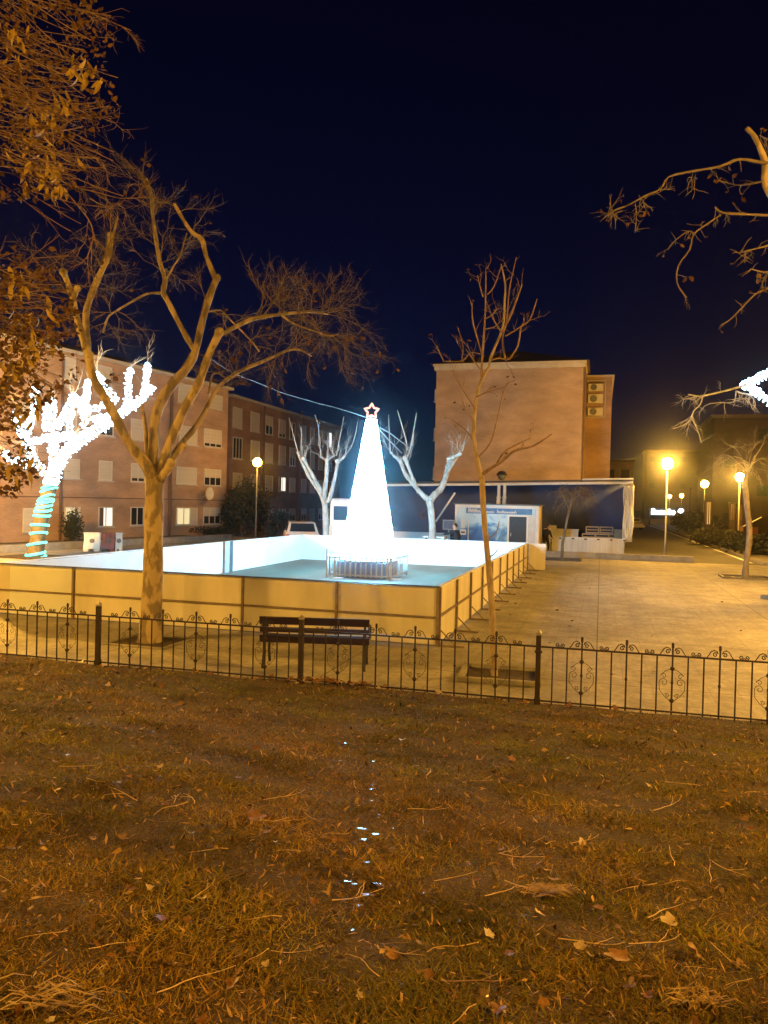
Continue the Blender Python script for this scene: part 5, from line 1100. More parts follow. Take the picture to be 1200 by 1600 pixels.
# overhanging crowns near the camera
def inpoly(x, y, po):
    r = False; j = len(po) - 1
    for i in range(len(po)):
        if (po[i][1] > y) != (po[j][1] > y) and x < (po[j][0] - po[i][0]) * (y - po[i][1]) / (po[j][1] - po[i][1]) + po[i][0]: r = not r
        j = i
    return r
def left_crown():
    g = Vector((-6.3, 6.6, 0.0)); g.z = 0.72
    t = thing('overhanging_tree', 'tree with reddish twigs and hanging golden leaves overhanging the upper left corner', 'tree', g); tr = MB(); d = 7.2
    up = limb(tr, [(-470, 1060, 34), (-468, 900, 26), (-440, 700, 22), (-400, 500, 19), (-330, 330, 15), (-240, 180, 11), (-150, 60, 8), (-60, -40, 5)], d, -0.4, 0.2, 10)
    l2 = limb(tr, [(-420, 590, 13), (-300, 545, 10), (-180, 510, 7), (-80, 500, 5), (0, 520, 3)], d, 0, 0.3, 8); l3 = limb(tr, [(-360, 380, 11), (-240, 300, 8), (-120, 240, 6), (-20, 200, 4)], d, 0, -0.3, 8)
    l4 = limb(tr, [(-440, 700, 10), (-300, 690, 8), (-160, 680, 6), (-50, 690, 3)], d, 0, 0.2, 8)
    o = tr.build('trunk', M['bark'], t, True); shift(o, g)
    polyA = [(-150, -60), (150, -60), (160, 0), (188, 40), (165, 80), (180, 120), (190, 160), (172, 190), (140, 215), (150, 245), (110, 262), (120, 300), (70, 310), (-150, 330)]
    polyB = [(-150, 400), (20, 385), (70, 415), (112, 450), (122, 500), (128, 560), (115, 600), (60, 640), (20, 655), (45, 700), (58, 740), (20, 775), (-150, 790)]
    tw = MB()
    def fan(n, y0, y1, x0, x1, ang, l, bend):
        for _ in range(n):
            px, py = random.uniform(x0, x1), random.uniform(y0, y1); dd = d + random.uniform(-0.9, 0.9); a = ang + random.gauss(0, 0.28); ln = l * random.uniform(0.5, 1.15); pts = []; x, y = px, py
            for k in range(7): pts.append((x, y, 0.75 * (1 - 0.12 * k))); a -= bend * random.uniform(0, 1) / 6; x += math.cos(a) * ln / 6; y += math.sin(a) * ln / 6
            L = limb(tw, pts, dd, 0, random.uniform(-.5, .5), 4, 0.05, 2)
            for _ in range(3):
                q, e = along(L[0], random.uniform(.2, .9)); twig(tw, q, e + rdir() * .45, random.uniform(.12, .35), 0.0032, 0, 0.0, .5, 4)
    fan(46, -40, 150, -60, 60, 0.45, 130, 0.25); fan(50, 90, 260, -60, 70, 0.42, 125, 0.35); fan(22, 190, 300, 0, 90, 0.55, 110, 0.5)
    fan(60, 400, 600, -60, 50, 0.1, 80, 0.1); fan(26, 600, 740, -60, 20, 0.25, 60, 0.1)
    for pp in ([(60, 250, 1.2), (100, 285, 1.1), (150, 300, .9), (190, 310, .8), (228, 308, .4)], [(90, 285, 1.2), (125, 325, 1.1), (142, 350, 1), (145, 375, .8), (135, 405, .5)], [(80, 0, 1.1), (120, 12, 1), (165, 30, .8), (205, 48, .4)], [(60, 120, 1.1), (100, 155, 1), (140, 180, .8), (175, 182, .4)],
               [(40, 150, 1), (90, 205, .9), (125, 235, .8), (165, 252, .4)], [(140, 310, .8), (165, 322, .7), (190, 318, .4)]):
        L = limb(tw, pp, d, 0.3, -0.2, 5, .05)
        for _ in range(9): q, e = along(L[0], random.uniform(.2, 1)); twig(tw, q, e + rdir() * .5, random.uniform(.12, .4), 0.004, 1, 0, .5, 4)
    o = tw.build('twigs', M['twig_red'], t); shift(o, g)
    lv = []
    def fill(po, n, xs, ys):
        k = 0
        while k < n:
            x, y = random.uniform(*xs), random.uniform(*ys)
            if not inpoly(x, y, po): continue
            w = math.sin(x * 0.05 + 1.2 * math.sin(y * 0.043)) + math.sin(y * 0.061 + x * 0.02)      # holes where the sky shows
            if w < -0.5 and random.random() < 0.85: continue
            if x > 90 and random.random() < (x - 90) / 120: continue
            lv.append((P(x, y, d + random.uniform(-1.0, 1.2)), Vector((0, 0, -1)))); k += 1
    fill(polyA, 3000, (-150, 190), (-60, 330)); fill(polyB, 4200, (-150, 130), (385, 790))
    o = leaf_cluster(lv, 0.055, M['deadleaf'], 'foliage', t, 0.3); shift(o, g)
    gl = []
    for cx, cy, s_, n in ((60, 190, 45, 26), (125, 100, 18, 14), (85, 165, 22, 14), (75, 265, 28, 30), (95, 290, 12, 10), (20, 440, 22, 12), (40, 500, 30, 16), (60, 540, 30, 16), (25, 570, 26, 16), (30, 640, 24, 14), (20, 720, 26, 18), (15, 60, 30, 14), (150, 120, 12, 6), (60, 620, 20, 8)):
        for _ in range(n): gl.append((P(random.gauss(cx, s_ * .6), random.gauss(cy, s_ * .6), d + random.uniform(-.8, .6)), Vector((0, 0, -1))))
    b = MB()
    for p, _ in gl:                              # long curved leaves that hang
        s_ = random.uniform(0.09, 0.15); a = random.uniform(0, 6.28); x = Vector((math.cos(a) * .5, math.sin(a) * .5, -1)).normalized(); y = x.cross(Vector((random.gauss(0, 1), random.gauss(0, 1), .2))).normalized(); z = x.cross(y); n = 5; vs = []
        for k in range(n + 1):
            f = k / n; w = s_ * 0.17 * math.sin(math.pi * min(0.98, f * .92 + .06)); c = p + x * s_ * f + z * s_ * 0.55 * (f * f - f * .3); vs += [c + y * w, c - y * w]
        b.add(vs, [(2 * k, 2 * k + 1, 2 * k + 3, 2 * k + 2) for k in range(n)])
    o = b.build('golden_leaves', M['gold'], t, True); shift(o, g)
left_crown()
def right_crown():
    d = 9.2; g = Vector((7.0, 9.3, 0))
    g = Vector((7.4, 9.0, 0.0))
    t = thing('overhanging_tree', 'bare tree reaching crooked twiggy branches in from the upper right edge', 'tree', g); tr = MB()
    tk = limb(tr, [(1560, 1150, 26), (1550, 900, 22), (1500, 700, 19), (1430, 520, 15), (1340, 420, 12), (1270, 380, 10), (1225, 330, 8), (1198, 290, 6), (1196, 255, 5), (1180, 215, 4), (1166, 200, 3.4)], d, 0, 0, 10)
    o = tr.build('trunk', M['bark'], t, True); shift(o, g)
    br = MB(); Ls = []
    S = 0.25; c = lambda L: [(900 + x * S, 160 + y * S, r) for x, y, r in L]
    for L in (c([(1230, 380, 4.2), (1160, 376, 3), (1020, 355, 2.6), (900, 400, 2.6), (740, 428, 2.3), (580, 465, 2), (530, 540, 1.7), (440, 580, 1.8), (330, 640, 1.8), (230, 680, 1.6), (150, 745, .8)]), c([(230, 680, 1), (250, 745, .6)]), c([(225, 670, 1), (210, 630, .7)]),
              c([(370, 630, .8), (378, 700, .7), (370, 810, 1.0)]), c([(440, 585, .9), (420, 620, .8), (430, 660, .5)]), c([(730, 440, .7), (720, 500, .6), (740, 545, .4)]), c([(1240, 470, 2.4), (1180, 490, 2), (1080, 510, 1.8), (1000, 515, 1.6), (885, 485, 1)]),
              c([(1260, 700, 3), (1200, 705, 2.4), (1080, 700, 2.2), (920, 690, 2), (870, 655, 1.4)]), c([(915, 695, 1.8), (820, 760, 1.6), (735, 825, 1.6), (710, 920, 1.4), (640, 1020, 1.4), (632, 1130, 1.4), (690, 1220, 1.4)]), c([(735, 825, 1.2), (700, 805, 1.1), (600, 880, 1), (578, 920, .6)]),
              c([(1260, 870, 2.4), (1180, 900, 2), (1060, 930, 1.5), (1015, 945, .8)]), c([(1060, 930, 1), (1055, 1000, 1)]), c([(1280, 1100, 3), (1200, 1160, 2), (1120, 1200, 1.8), (1040, 1280, 1.5), (960, 1360, 1.4), (905, 1390, .8)]), c([(1230, 1030, 2), (1180, 1090, 1.4), (1150, 1180, 1)]), c([(1240, 1050, 1.6), (1170, 1060, 1.4), (1090, 1040, .8)]), c([(1260, 240, 2), (1190, 225, 1.6), (1150, 205, 1)]),
              [(1226, 330, 4), (1225, 400, 3.4), (1230, 480, 3), (1250, 560, 2.4)], [(1270, 380, 4), (1290, 480, 3.6), (1270, 540, 3), (1225, 455, 2)]):
        Ls.append(limb(br, [(x, y, r * 0.78) for x, y, r in L], d, random.uniform(-.1, .1), random.uniform(-.6, .6), 6, .22))
    lv = []
    for Lm in Ls:
        for _ in range(9): q, e = along(Lm[0], random.uniform(0.15, 1)); twig(br, q, rdir() + e * .3 - Vector((0, 0, .3)), random.uniform(0.06, 0.22), 0.006, 1 if random.random() < .35 else 0, .2, .6, 3, lv, .16)
    o = br.build('crown', M['twig'], t, True); shift(o, g); o = leaf_cluster(lv, 0.07, M['deadleaf'], 'dead_leaves', t); shift(o, g)
right_crown()

# shrubs and hedges: leaf-sized faces spread through a lumpy volume round a few stems
def shrub(label, c, rx, ry, h, n, name='shrub', cat='shrub', ls=0.14, group=None, flat=False):
    t = thing(name, label, cat, (c.x, c.y, 0), 0, group); pts = []
    lumps = [(random.uniform(-.6, .6) * rx, random.uniform(-.6, .6) * ry, random.uniform(0.35, 0.8) * h, random.uniform(.35, .6)) for _ in range(9)]
    while len(pts) < n:
        lx, ly, lz, lr = random.choice(lumps); v = rdir() * (random.random() ** 0.4)
        p = Vector((lx + v.x * rx * lr, ly + v.y * ry * lr, lz + v.z * h * lr * .8))
        if p.z < 0.05: p.z = random.uniform(.05, .4) * h
        pts.append((p, v))
    leaf_cluster(pts, ls, M['hedge'], 'foliage', t, 0.1)
    m = MB()
    for _ in range(7): m.tube([(random.gauss(0, .1), random.gauss(0, .1), 0), (random.gauss(0, rx * .3), random.gauss(0, ry * .3), h * .5), (random.gauss(0, rx * .5), random.gauss(0, ry * .5), h * .8)], [0.05, 0.03, 0.012], 5)
    m.build('stems', M['twig'], t); return t
def at(px, d): q = P(px, 800, d); q.z = 0; return q
shrub('dark dense evergreen bush behind the left street lamp', at(384, 54), 2.0, 1.6, 3.6, 5200, ls=.2)
shrub('rounded clipped dark bush between the street lamp and the pale car', at(437, 47), 1.0, 1.0, 2.1, 3600, ls=.14)
shrub('small rounded dark bush under the lit window of the left flats', at(113, 40.5), 0.75, .7, 1.7, 2200, ls=.12)
shrub('low dark plants along the wall of the left flats', at(335, 50), 1.7, .6, 0.75, 1400, ls=.13)
for (px, d, rx, h, lab) in ((1092, 74, 2.6, 2.2, 'dark bush at the far end of the hedge, under the small round sign'), (1125, 58, 2.2, 1.1, 'dark bush along the street, below the lit doorway'), (1150, 54, 2.2, 1.1, 'dark bush along the street, just left of the thin crooked tree'), (1195, 47, 2.2, 1.1, 'dark bush at the right edge behind the thin crooked tree')):
    shrub(lab, at(px, d), rx, 2.0, h, 3000, 'bush', 'bush', .24)

# ------------------------------------------------------------------ vehicles
def van():
    q = at(515, 37.5); t = thing('white_van', 'tall white van parked behind the rink, left of the lit cone, rear windows facing', 'van', q, -PHI + 0.05)
    W, Lh, h = 2.05, 5.4, 2.78
    m = MB(); m.prism([(0.0, 0.42), (0.0, 2.35), (0.10, 2.65), (0.26, h), (3.7, h), (4.2, 2.5), (4.7, 1.55), (5.35, 1.25), (5.4, 0.42)], 0.0, W, 'x'); m.build('body', M['vanwhite'], t, bevel=0.07)
    for x in (0.14, 1.07):
        m = MB(); m.box(x, x + 0.84, -0.028, -0.003, 1.0 - .45, 2.52); dr = m.build('rear_door', M['vanwhite'], t, bevel=0.02)
        m = MB(); m.box(x + 0.08, x + 0.76, -0.045, -0.030, 1.72, 2.4); m.build('window', M['carglass'], dr)
        m = MB(); m.box(x + (0.66 if x < 1 else .1), x + (0.78 if x < 1 else .22), -0.055, -0.030, 1.25, 1.31); m.build('handle', M['black'], dr)
    for x in (0.01, W - 0.12): m = MB(); m.box(x, x + 0.11, -0.05, -0.003, 0.85, 1.45); m.build('tail_light', M['whiteplastic'], t)
    m = MB(); m.box(0.0, W, -0.09, -0.004, 0.40, 0.56); m.build('bumper', M['greyplastic'], t)
    m = MB(); m.box(0.72, 1.33, -0.105, -0.092, 0.43, 0.53); m.build('number_plate', M['white'], t)
    for sx in (-0.0, W):
        for y in (0.95, 4.4):
            m = MB(); x0 = sx - 0.02 if sx == 0 else sx - 0.2; m.tube([(x0, y, 0.34), (x0 + 0.22, y, 0.34)], 0.34, 18); w = m.build('wheel', M['tyre'], t); m = MB(); xr = x0 - 0.012 if sx == 0 else x0 + 0.2; m.tube([(xr, y, .34), (xr + 0.03, y, .34)], 0.2, 14); m.build('rim', M['polegrey'], w)
    m = MB(); m.tube([(-0.02, 4.3, 1.6), (-0.2, 4.25, 1.62)], 0.03, 6); m.box(-0.32, -0.18, 4.15, 4.3, 1.45, 1.85); m.build('mirror', M['black'], t)
van()
def car():
    q = at(447, 40); t = thing('parked_car', 'pale estate car parked behind the rink by the round bush, its rear window dark', 'car', q, 0.16)
    W = 1.78
    m = MB(); m.prism([(0.02, 0.25), (-0.02, 0.55), (0.06, 0.92), (1.0, 0.97), (3.0, 0.96), (4.1, 0.80), (4.3, 0.6), (4.28, 0.25)], 0, W, 'x'); m.build('body', M['carwhite'], t, bevel=0.06)
    m = MB(); b0 = [(0.08, 0.925), (0.55, 1.47), (2.2, 1.50), (3.15, 0.965)]; vs = []
    for x, dx in ((0.05, 0.16), (W - 0.05, -0.16)):
        for i, (y, z) in enumerate(b0): vs.append((x + (dx if z > 1.2 else 0), y, z))
    m.add(vs, [(0, 1, 2, 3)[::-1], (4, 5, 6, 7), (0, 4, 5, 1)[::-1], (1, 5, 6, 2)[::-1], (2, 6, 7, 3)[::-1], (3, 7, 4, 0)[::-1]]); m.build('cabin', M['carwhite'], t, bevel=0.03)
    m = MB(); y0, z0, y1, z1 = 0.125, 1.00, 0.50, 1.42; o = -0.035
    m.add([(0.22, y0 + o, z0), (W - 0.22, y0 + o, z0), (W - 0.30, y1 + o, z1), (0.30, y1 + o, z1)], [(0, 1, 2, 3)]); m.add([(0.22, y0 + o + .02, z0), (W - 0.22, y0 + o + .02, z0), (W - 0.30, y1 + o + .02, z1), (0.30, y1 + o + .02, z1)], [(3, 2, 1, 0)]); m.build('rear_window', M['carglass'], t)
    for (ya, yb) in ((0.55, 1.25), (1.36, 2.35)):
        for sx in (1, -1):
            m = MB(); xx = lambda z: (W - 0.05 - 0.16 * (z - .93) / .55 + 0.012) if sx > 0 else (0.05 + 0.16 * (z - .93) / .55 - 0.012)
            m.add([(xx(1.0), ya - .1, 1.0), (xx(1.0), yb + .12, 1.0), (xx(1.4), yb, 1.4), (xx(1.4), ya + .05, 1.4)], [(0, 1, 2, 3)]); m.build('side_window', M['carglass'], t)
    for x in (0.02, W - 0.2): m = MB(); m.box(x, x + 0.18, -0.05, 0.0, 0.62, 0.86); m.build('tail_light', M['redlens'], t)
    m = MB(); m.box(0.03, W - 0.03, -0.09, -0.03, 0.28, 0.5); m.build('bumper', M['carwhite'], t, bevel=0.02)
    m = MB(); m.box(0.63, 1.15, -0.045, -0.012, 0.66, 0.77); m.build('number_plate', M['white'], t)
    for sx in (0, W):
        for y in (0.8, 3.4):
            x0 = -0.01 if sx == 0 else W - 0.19; m = MB(); m.tube([(x0, y, 0.3), (x0 + 0.2, y, 0.3)], 0.3, 18); w = m.build('wheel', M['tyre'], t); m = MB(); xr = x0 - 0.012 if sx == 0 else x0 + 0.18; m.tube([(xr, y, .3), (xr + 0.03, y, .3)], 0.18, 14); m.build('rim', M['polegrey'], w)
car()

# ------------------------------------------------------------------ plastic barriers, ledge on the left
def jersey(px0, px1, pyb, mt, label, mark=None):
    a, b = G(px0, pyb), G(px1, pyb + (px1 - px0) * .01); L = (b - a).length; rz = math.atan2((b - a).y, (b - a).x)
    t = thing('water_filled_barrier', label, 'barrier', a, rz)
    m = MB(); prof = [(-0.24, 0.0), (-0.24, 0.12), (-0.10, 0.40), (-0.07, 0.82), (0.07, 0.82), (0.10, 0.40), (0.24, 0.12), (0.24, 0.0)]
    m.prism(prof, 0.03, L * .34, 'x'); m.prism([(y, z if z > .1 else .12) for y, z in prof], L * .34, L * .62, 'x'); m.prism(prof, L * .62, L - 0.03, 'x'); m.build('shell', mt, t, bevel=0.02)
    m = MB(); m.box(0.0, L, -0.09, 0.09, 0.823, 0.88); m.build('top_lip', mt, t, bevel=0.02)
    m = MB(); m.tube([(L * .5, -0.14, 0.5), (L * .5, -0.085, 0.5)], 0.11, 16); m.build('filler_cap', M['greyplastic'], t)
jersey(130, 158, 861, M['whiteplastic'], 'white water-filled plastic barrier with a dark round filler, left of the red one')
jersey(159, 180, 861, M['redplastic'], 'red and dark water-filled plastic barrier between two white ones')
jersey(180, 192, 861, M['whiteplastic'], 'short white water-filled barrier end right of the red one')
jersey(-18, 10, 850, M['whiteplastic'], 'white water-filled plastic barrier cut by the left edge')
a, b = G(-60, 868), G(362, 843.5); L = (b - a).length; m = MB(); m.box(0, L, 0, 0.5, 0, 0.34)
o = m.build('planter_wall', M['concrete'], bevel=0.02); o.location = a; o.rotation_euler = (0, 0, math.atan2((b - a).y, (b - a).x)); tag(o, 'long low concrete planter wall along the foot of the left flats', 'wall')
c_, s_ = math.cos(o.rotation_euler.z), math.sin(o.rotation_euler.z); Nv = Vector((-s_, c_, 0)); 
sheet('planting_bed', [a + Nv * .5, b + Nv * .5, b + Nv * 7, a + Nv * 7], M['earth'], 0.14)

# ------------------------------------------------------------------ people
def person(label, base, joints, edges, radii, mt_body, head, rz=0, hair=True, face=0.0, neck=None, hands=()):
    t = thing('person', label, 'person', base, rz)
    me = bpy.data.meshes.new('body'); me.from_pydata([joints[k] for k in joints], [(list(joints).index(a), list(joints).index(b)) for a, b in edges], []); me.materials.append(mt_body)
    o = bpy.data.objects.new('body', me); COL.objects.link(o); o.parent = t
    sk = o.modifiers.new('skin', 'SKIN'); sk.use_smooth_shade = True
    for i, k in enumerate(joints): me.skin_vertices[0].data[i].radius = (radii[k], radii[k]); me.skin_vertices[0].data[i].use_root = (i == 0)
    s2 = o.modifiers.new('sub', 'SUBSURF'); s2.levels = 1; s2.render_levels = 2
    hx, hy, hz = head; fa = Matrix.Translation((hx, hy, hz)) @ Matrix.Rotation(face, 4, 'Z')
    m = MB(); m.ball((0, 0, 0), 0.115, 16, 12, (0.78, 0.92, 1.12)); m.tube([(0, -0.02, -0.2), (0, -0.01, -0.08)], [0.055, 0.05], 10); m.ball((0, -0.105, -0.015), 0.022, 8, 6, (0.7, 1, 1.3)); m.ball((0.088, 0.0, -0.01), 0.028, 8, 6, (.4, .8, 1.2)); m.ball((-0.088, 0.0, -0.01), 0.028, 8, 6, (.4, .8, 1.2))
    m.ball((0, -0.08, -0.075), 0.035, 8, 6, (1, .8, .7))
    hd = m.build('head', M['skin'], t, True); hd.matrix_local = fa
    m = MB()
    for sx in (-.032, .032): m.ball((sx, -0.098, 0.012), 0.011, 8, 6)
    m.box(-.026, .026, -.112, -.108, -.062, -.055); e = m.build('eyes_and_mouth', M['black'], t); e.matrix_local = fa
    m = MB(); m.ball((0, 0.018, 0.035), 0.118, 16, 10, (0.82, 0.92, 0.95)); h = m.build('hair', M['hair'], t, True); h.matrix_local = fa
    for (w, dv) in hands:                       # palm, four fingers of unequal length and a thumb from its side
        w = Vector(w); dv = Vector(dv).normalized(); sd = dv.cross(Vector((0, 0, 1))).normalized(); m = MB()
        m.tube([w, w + dv * .04, w + dv * .085], [.026, .034, .03], 8)
        for i, l in enumerate((.062, .075, .07, .052)):
            p = w + dv * .08 + sd * (i - 1.5) * .017; m.tube([p, p + dv * l * .55 - Vector((0, 0, .008)), p + dv * l - Vector((0, 0, .03))], [.0085, .008, .006], 6)
        p = w + dv * .03 - sd * .03; m.tube([p, p - sd * .025 + dv * .03, p - sd * .02 + dv * .06 - Vector((0, 0, .015))], [.011, .01, .007], 6)
        m.build('hand', M['skin'], t, True)
    return t
q = P(713, 820, 34.6); hz = q.z
J = dict(pel=(0.05, 0, 0.95), sp1=(0.03, 0, 1.1), ch=(-0.02, 0, 1.32), nk=(-0.04, 0, 1.46), sl=(-0.14, -0.12, 1.38), el=(-0.36, -0.2, 1.30), wl=(-0.60, -0.22, 1.27), sr=(0.10, 0.12, 1.38), er=(0.20, 0.10, 1.10), wr=(0.02, -0.18, 1.0),
         hl=(0.0, -0.10, 0.90), kl=(-0.02, -0.12, 0.50), al=(0.02, -0.12, 0.09), tl=(-0.16, -0.13, 0.04), hr=(0.1, 0.10, 0.90), kr=(0.10, 0.12, 0.50), ar=(0.16, 0.12, 0.09), tr=(0.0, 0.13, 0.04))
E = [('pel', 'sp1'), ('sp1', 'ch'), ('ch', 'nk'), ('ch', 'sl'), ('sl', 'el'), ('el', 'wl'), ('ch', 'sr'), ('sr', 'er'), ('er', 'wr'), ('pel', 'hl'), ('hl', 'kl'), ('kl', 'al'), ('al', 'tl'), ('pel', 'hr'), ('hr', 'kr'), ('kr', 'ar'), ('ar', 'tr')]
RR = dict(pel=.15, sp1=.14, ch=.17, nk=.065, sl=.085, el=.058, wl=.04, sr=.085, er=.058, wr=.04, hl=.10, kl=.07, al=.048, tl=.04, hr=.10, kr=.07, ar=.048, tr=.04)
person('dark haired person in a dark jacket reaching left behind the rink wall', (q.x, q.y, 0), J, E, RR, M['jacket'], (-0.06, -0.01, 1.63), 0, face=-math.pi / 2 + .3, hands=(((-0.60, -0.22, 1.27), (-1, -.1, -.1)), ((0.02, -0.18, 1.0), (-.7, -.6, -.1))))
m = MB(); m.box(-0.9, 0.1, -0.35, 0.25, 1.10, 1.16); m.box(-0.85, -0.79, -0.3, 0.2, 0, 1.098); m.box(0.0, 0.06, -0.3, 0.2, 0, 1.098); o = m.build('side_table', M['white']); o.location = (q.x - 0.55, q.y + 0.1, 0.0); o.rotation_euler = (0, 0, -PHI); tag(o, 'white high table at the left hand of the person behind the rink wall', 'table')
q = P(853, 838, 41.9)
J2 = {k: tuple(v) for k, v in J.items()}
J2.update(ch=(-0.03, -0.10, 1.25), nk=(-0.03, -0.18, 1.38), sl=(-0.18, -0.12, 1.30), el=(-0.22, -0.18, 1.04), wl=(-0.14, -0.36, 0.92), sr=(0.14, -0.10, 1.30), er=(0.22, -0.16, 1.04), wr=(0.14, -0.36, 0.92), pel=(0, 0.04, 0.95), sp1=(0, 0.0, 1.08), hl=(-0.09, 0.03, .9), kl=(-0.10, -0.02, .5), al=(-0.1, 0.06, .09), tl=(-0.1, -0.12, .04), hr=(0.09, 0.03, .9), kr=(0.11, -0.12, .5), ar=(0.11, -0.06, .09), tr=(0.12, -0.24, .04))
person('person in dark clothes standing in shadow between the kiosk and the stage', (q.x, q.y, 0), J2, E, RR, M['jacket'], (-0.03, -0.25, 1.54), 0.5, face=0.2, hands=(((-0.14, -0.36, .92), (0.2, -.9, -.3)), ((0.14, -0.36, .92), (-0.2, -.9, -.3))))

# ------------------------------------------------------------------ cable, shop sign, boom, small things on the right
m = MB(); pts = [P(x, y, 14.5 + (27 - 14.5) * k / 6) for k, (x, y) in enumerate(((328, 560), (365, 583), (405, 599), (445, 615), (490, 628), (535, 640), (572, 652)))]
pts, rr = cat_rom(pts, [0.012] * 7, 4); m.tube(pts, 0.007, 5); o = m.build('power_cable', M['pipe']); tag(o, 'white supply cable sagging from the big plane tree to the top of the cone', 'cable')
m = MB(); m.tube([P(583, 660, 27), P(605, 685, 30.5), P(628, 708, 34.3)], 0.02, 5); m.tube([P(585, 664, 27), P(608, 676, 30.5), P(640, 700, 34.3)], 0.02, 5); o = m.build('guy_wire', M['polegrey']); tag(o, 'pair of thin guy wires from the cone top to the pollarded tree', 'wire')
def sign():
    d = 120; a = P(1014, 799.5, d); t = thing('shop_sign', 'long lit white shop sign far down the street', 'sign', (a.x, a.y, 0)); w = P(1056, 799, d).x - a.x
    m = MB(); m.box(0, w, 0, .3, a.z - .62, a.z + .62); m.build('box', M['greyplastic'], t)
    m = MB(); x = 0.45; r = random.Random(3)
    for i in range(6):
        wd = 0.5; h = (0.85, .5, .55, .5, .8, .55)[i]
        m.tube([(x, -.06, a.z - .38), (x + .05, -.06, a.z - .38 + h), (x + wd * .6, -.06, a.z - .3 + h * .9), (x + wd, -.06, a.z - .1), (x + wd * .5, -.06, a.z - .36)], 0.12, 6); x += wd + .12
    m.build('lettering', M['sign'], t)
    m = MB(); m.box(0.1, .25, .05, .25, -.03, a.z - .62); m.box(w - .25, w - .1, .05, .25, -.03, a.z - .62); m.build('post', M['pipe'], t)
    b = P(1064, 799, 112); t = thing('round_sign', 'small round lit sign on a bracket right of the long shop sign', 'sign', (b.x, b.y, 0)); m = MB(); m.tube([(0, -.1, b.z), (0, .1, b.z)], .42, 20); m.build('face', M['sign'], t); m = MB(); m.tube([(0, 0, b.z + .42), (0, 0, b.z + 1.1), (.8, .0, b.z + 1.1)], .05, 6); m.tube([(.8, 0, -.03), (.8, 0, b.z + 1.2)], .07, 8); m.build('bracket', M['black'], t)
sign()
def doors():
    for (x0, x1, y0, y1, d, lab) in ((1101, 1113, 782, 819, 70, 'lit tall orange doorway frame beyond the hedge'), (1140, 1149, 785, 812, 66, 'left of two dim orange lit door panels beyond the hedge'), (1152, 1161, 786, 813, 66, 'right of two dim orange lit door panels beyond the hedge'), (1078, 1082, 762, 812, 98, 'tall narrow glowing strip standing in for orange light on a wall beyond the sign')):  # last entry glows in place of lamplight falling on a wall
        a, b = P(x0, y1, d), P(x1, y0, d); t = thing('doorway_or_wall_glow', lab, 'doorway', (a.x, a.y, 0)); w = b.x - a.x
        m = MB(); m.box(0, w, 0, .3, -.03, b.z); m.build('wall_pier', M['far_brick'], t); m = MB(); m.box(.1, w - .1, -.03, -.003, max(.05, a.z), b.z - .15); m.build('pane', M['warm_glow'], t)
        m = MB()
        for k in range(3): m.box(.1 + (w - .28) * k / 2, .18 + (w - .28) * k / 2, -.08, -.032, max(.05, a.z), b.z - .15)
        m.build('bars', M['pipe'], t)
doors()
g0 = P(1158, 824, 62); g1 = P(1190, 808, 62); t = thing('barrier_boom', 'white raised boom bar slanting up behind the thin crooked tree', 'boom', (g0.x, g0.y, 0)); m = MB(); m.tube([(0, 0, g0.z), (g1.x - g0.x, 0, g1.z)], .045, 8); m.build('bar', M['white'], t); m = MB(); m.box(-.12, .12, -.12, .12, 0, g0.z + .1); m.build('pedestal', M['pipe'], t)
for (px, py, w, h, d, lab) in ((1178, 829, .9, .6, 84, 'lower orange box by the boom at the right edge'), (1193, 822, 1.1, 1.0, 100, 'upper right orange box by the boom at the right edge')):
    q = P(px, py, d); m = MB(); m.box(-w / 2, w / 2, 0, .4, 0, q.z + h / 2); m.box(-w / 2 - .04, w / 2 + .04, -.04, .44, q.z + h / 2 + .002, q.z + h / 2 + .06); o = m.build('utility_box', mat('orange box', (.5, .18, .05), .6, (.4, .14, .04), 3)); o.location = (q.x, q.y, 0); tag(o, lab, 'box')
q = G(1206, 936); m = MB(); m.box(-.32, .32, -.16, .16, 0, .12); m.box(-.28, .28, -.12, .12, .122, .14); o = m.build('concrete_block', M['greyplastic'], bevel=.015); o.location = q; o.rotation_euler = (0, 0, .5); tag(o, 'dark low block lying on the paving at the right edge', 'block')
q = P(1000, 821, 92); t = thing('parked_car', 'distant pale car at the far end of the street by the marquee corner', 'car', (q.x - 1.0, q.y, -0.012), .1)
m = MB(); m.prism([(0.0, .3), (0, .8), (1.0, .9), (1.5, 1.4), (3.0, 1.4), (3.6, .9), (4.2, .75), (4.25, .3)], 0, 1.7, 'x'); m.build('body', M['carwhite'], t, bevel=.08)
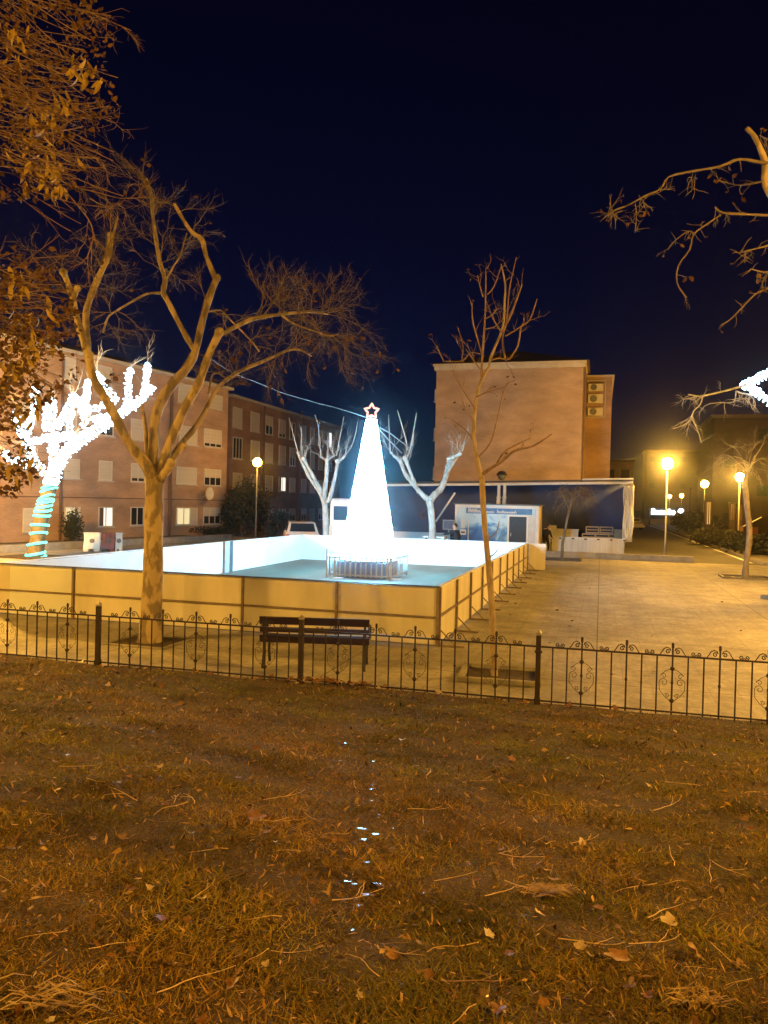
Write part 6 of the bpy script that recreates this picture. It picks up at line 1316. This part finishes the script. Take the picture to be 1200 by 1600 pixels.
m = MB(); m.box(.2, 1.5, 1.18, 1.2, .95, 1.3); m.build('rear_window', M['carglass'], t)
for x in (.05, 1.4):
    m = MB(); m.box(x, x + .25, -.03, -.002, .6, .8); m.build('tail_light', M['redlens'], t)
    for y in (.8, 3.3): m = MB(); m.tube([(x, y, .3), (x + .24, y, .3)], .3, 14); m.build('wheel', M['tyre'], t)

# ------------------------------------------------------------------ night sky, air, render settings
w = bpy.data.worlds.new('World'); sc.world = w; w.use_nodes = True; nt = w.node_tree; bg = nt.nodes['Background']
sk = nt.nodes.new('ShaderNodeTexSky'); sk.sky_type = 'NISHITA'; sk.sun_disc = False; sk.sun_elevation = R_(-3.5); sk.sun_rotation = R_(-14); sk.ozone_density = 6; sk.dust_density = 0.3; sk.air_density = 1.0
nt.links.new(sk.outputs[0], bg.inputs[0]); bg.inputs[1].default_value = 0.12
HAZE = 0.0007
if HAZE:
    m = MB(); m.box(-230, 230, -30, 330, -1.0, 17.0); o = m.build('haze', None)
    hm = bpy.data.materials.new('haze'); hm.cycles.homogeneous_volume = True; hm.use_nodes = True; n2 = hm.node_tree
    for n in list(n2.nodes): n2.nodes.remove(n)
    pv = n2.nodes.new('ShaderNodeVolumePrincipled'); pv.inputs['Density'].default_value = HAZE; pv.inputs['Color'].default_value = (0.82, 0.86, 0.95, 1); pv.inputs['Anisotropy'].default_value = 0.972
    oo = n2.nodes.new('ShaderNodeOutputMaterial'); n2.links.new(pv.outputs[0], oo.inputs['Volume']); o.data.materials.append(hm); tag(o, kind='stuff')
vs = sc.view_settings; vs.view_transform = 'Standard'; vs.look = 'None'; vs.exposure = 0; vs.gamma = 1; vs.use_curve_mapping = False
cy = sc.cycles; cy.use_denoising = True; cy.max_bounces = 5; cy.diffuse_bounces = 3; cy.glossy_bounces = 2; cy.transmission_bounces = 2; cy.volume_bounces = 0; cy.transparent_max_bounces = 6; cy.sample_clamp_indirect = 3.0; cy.use_light_tree = True
cy.caustics_reflective = False; cy.caustics_refractive = False
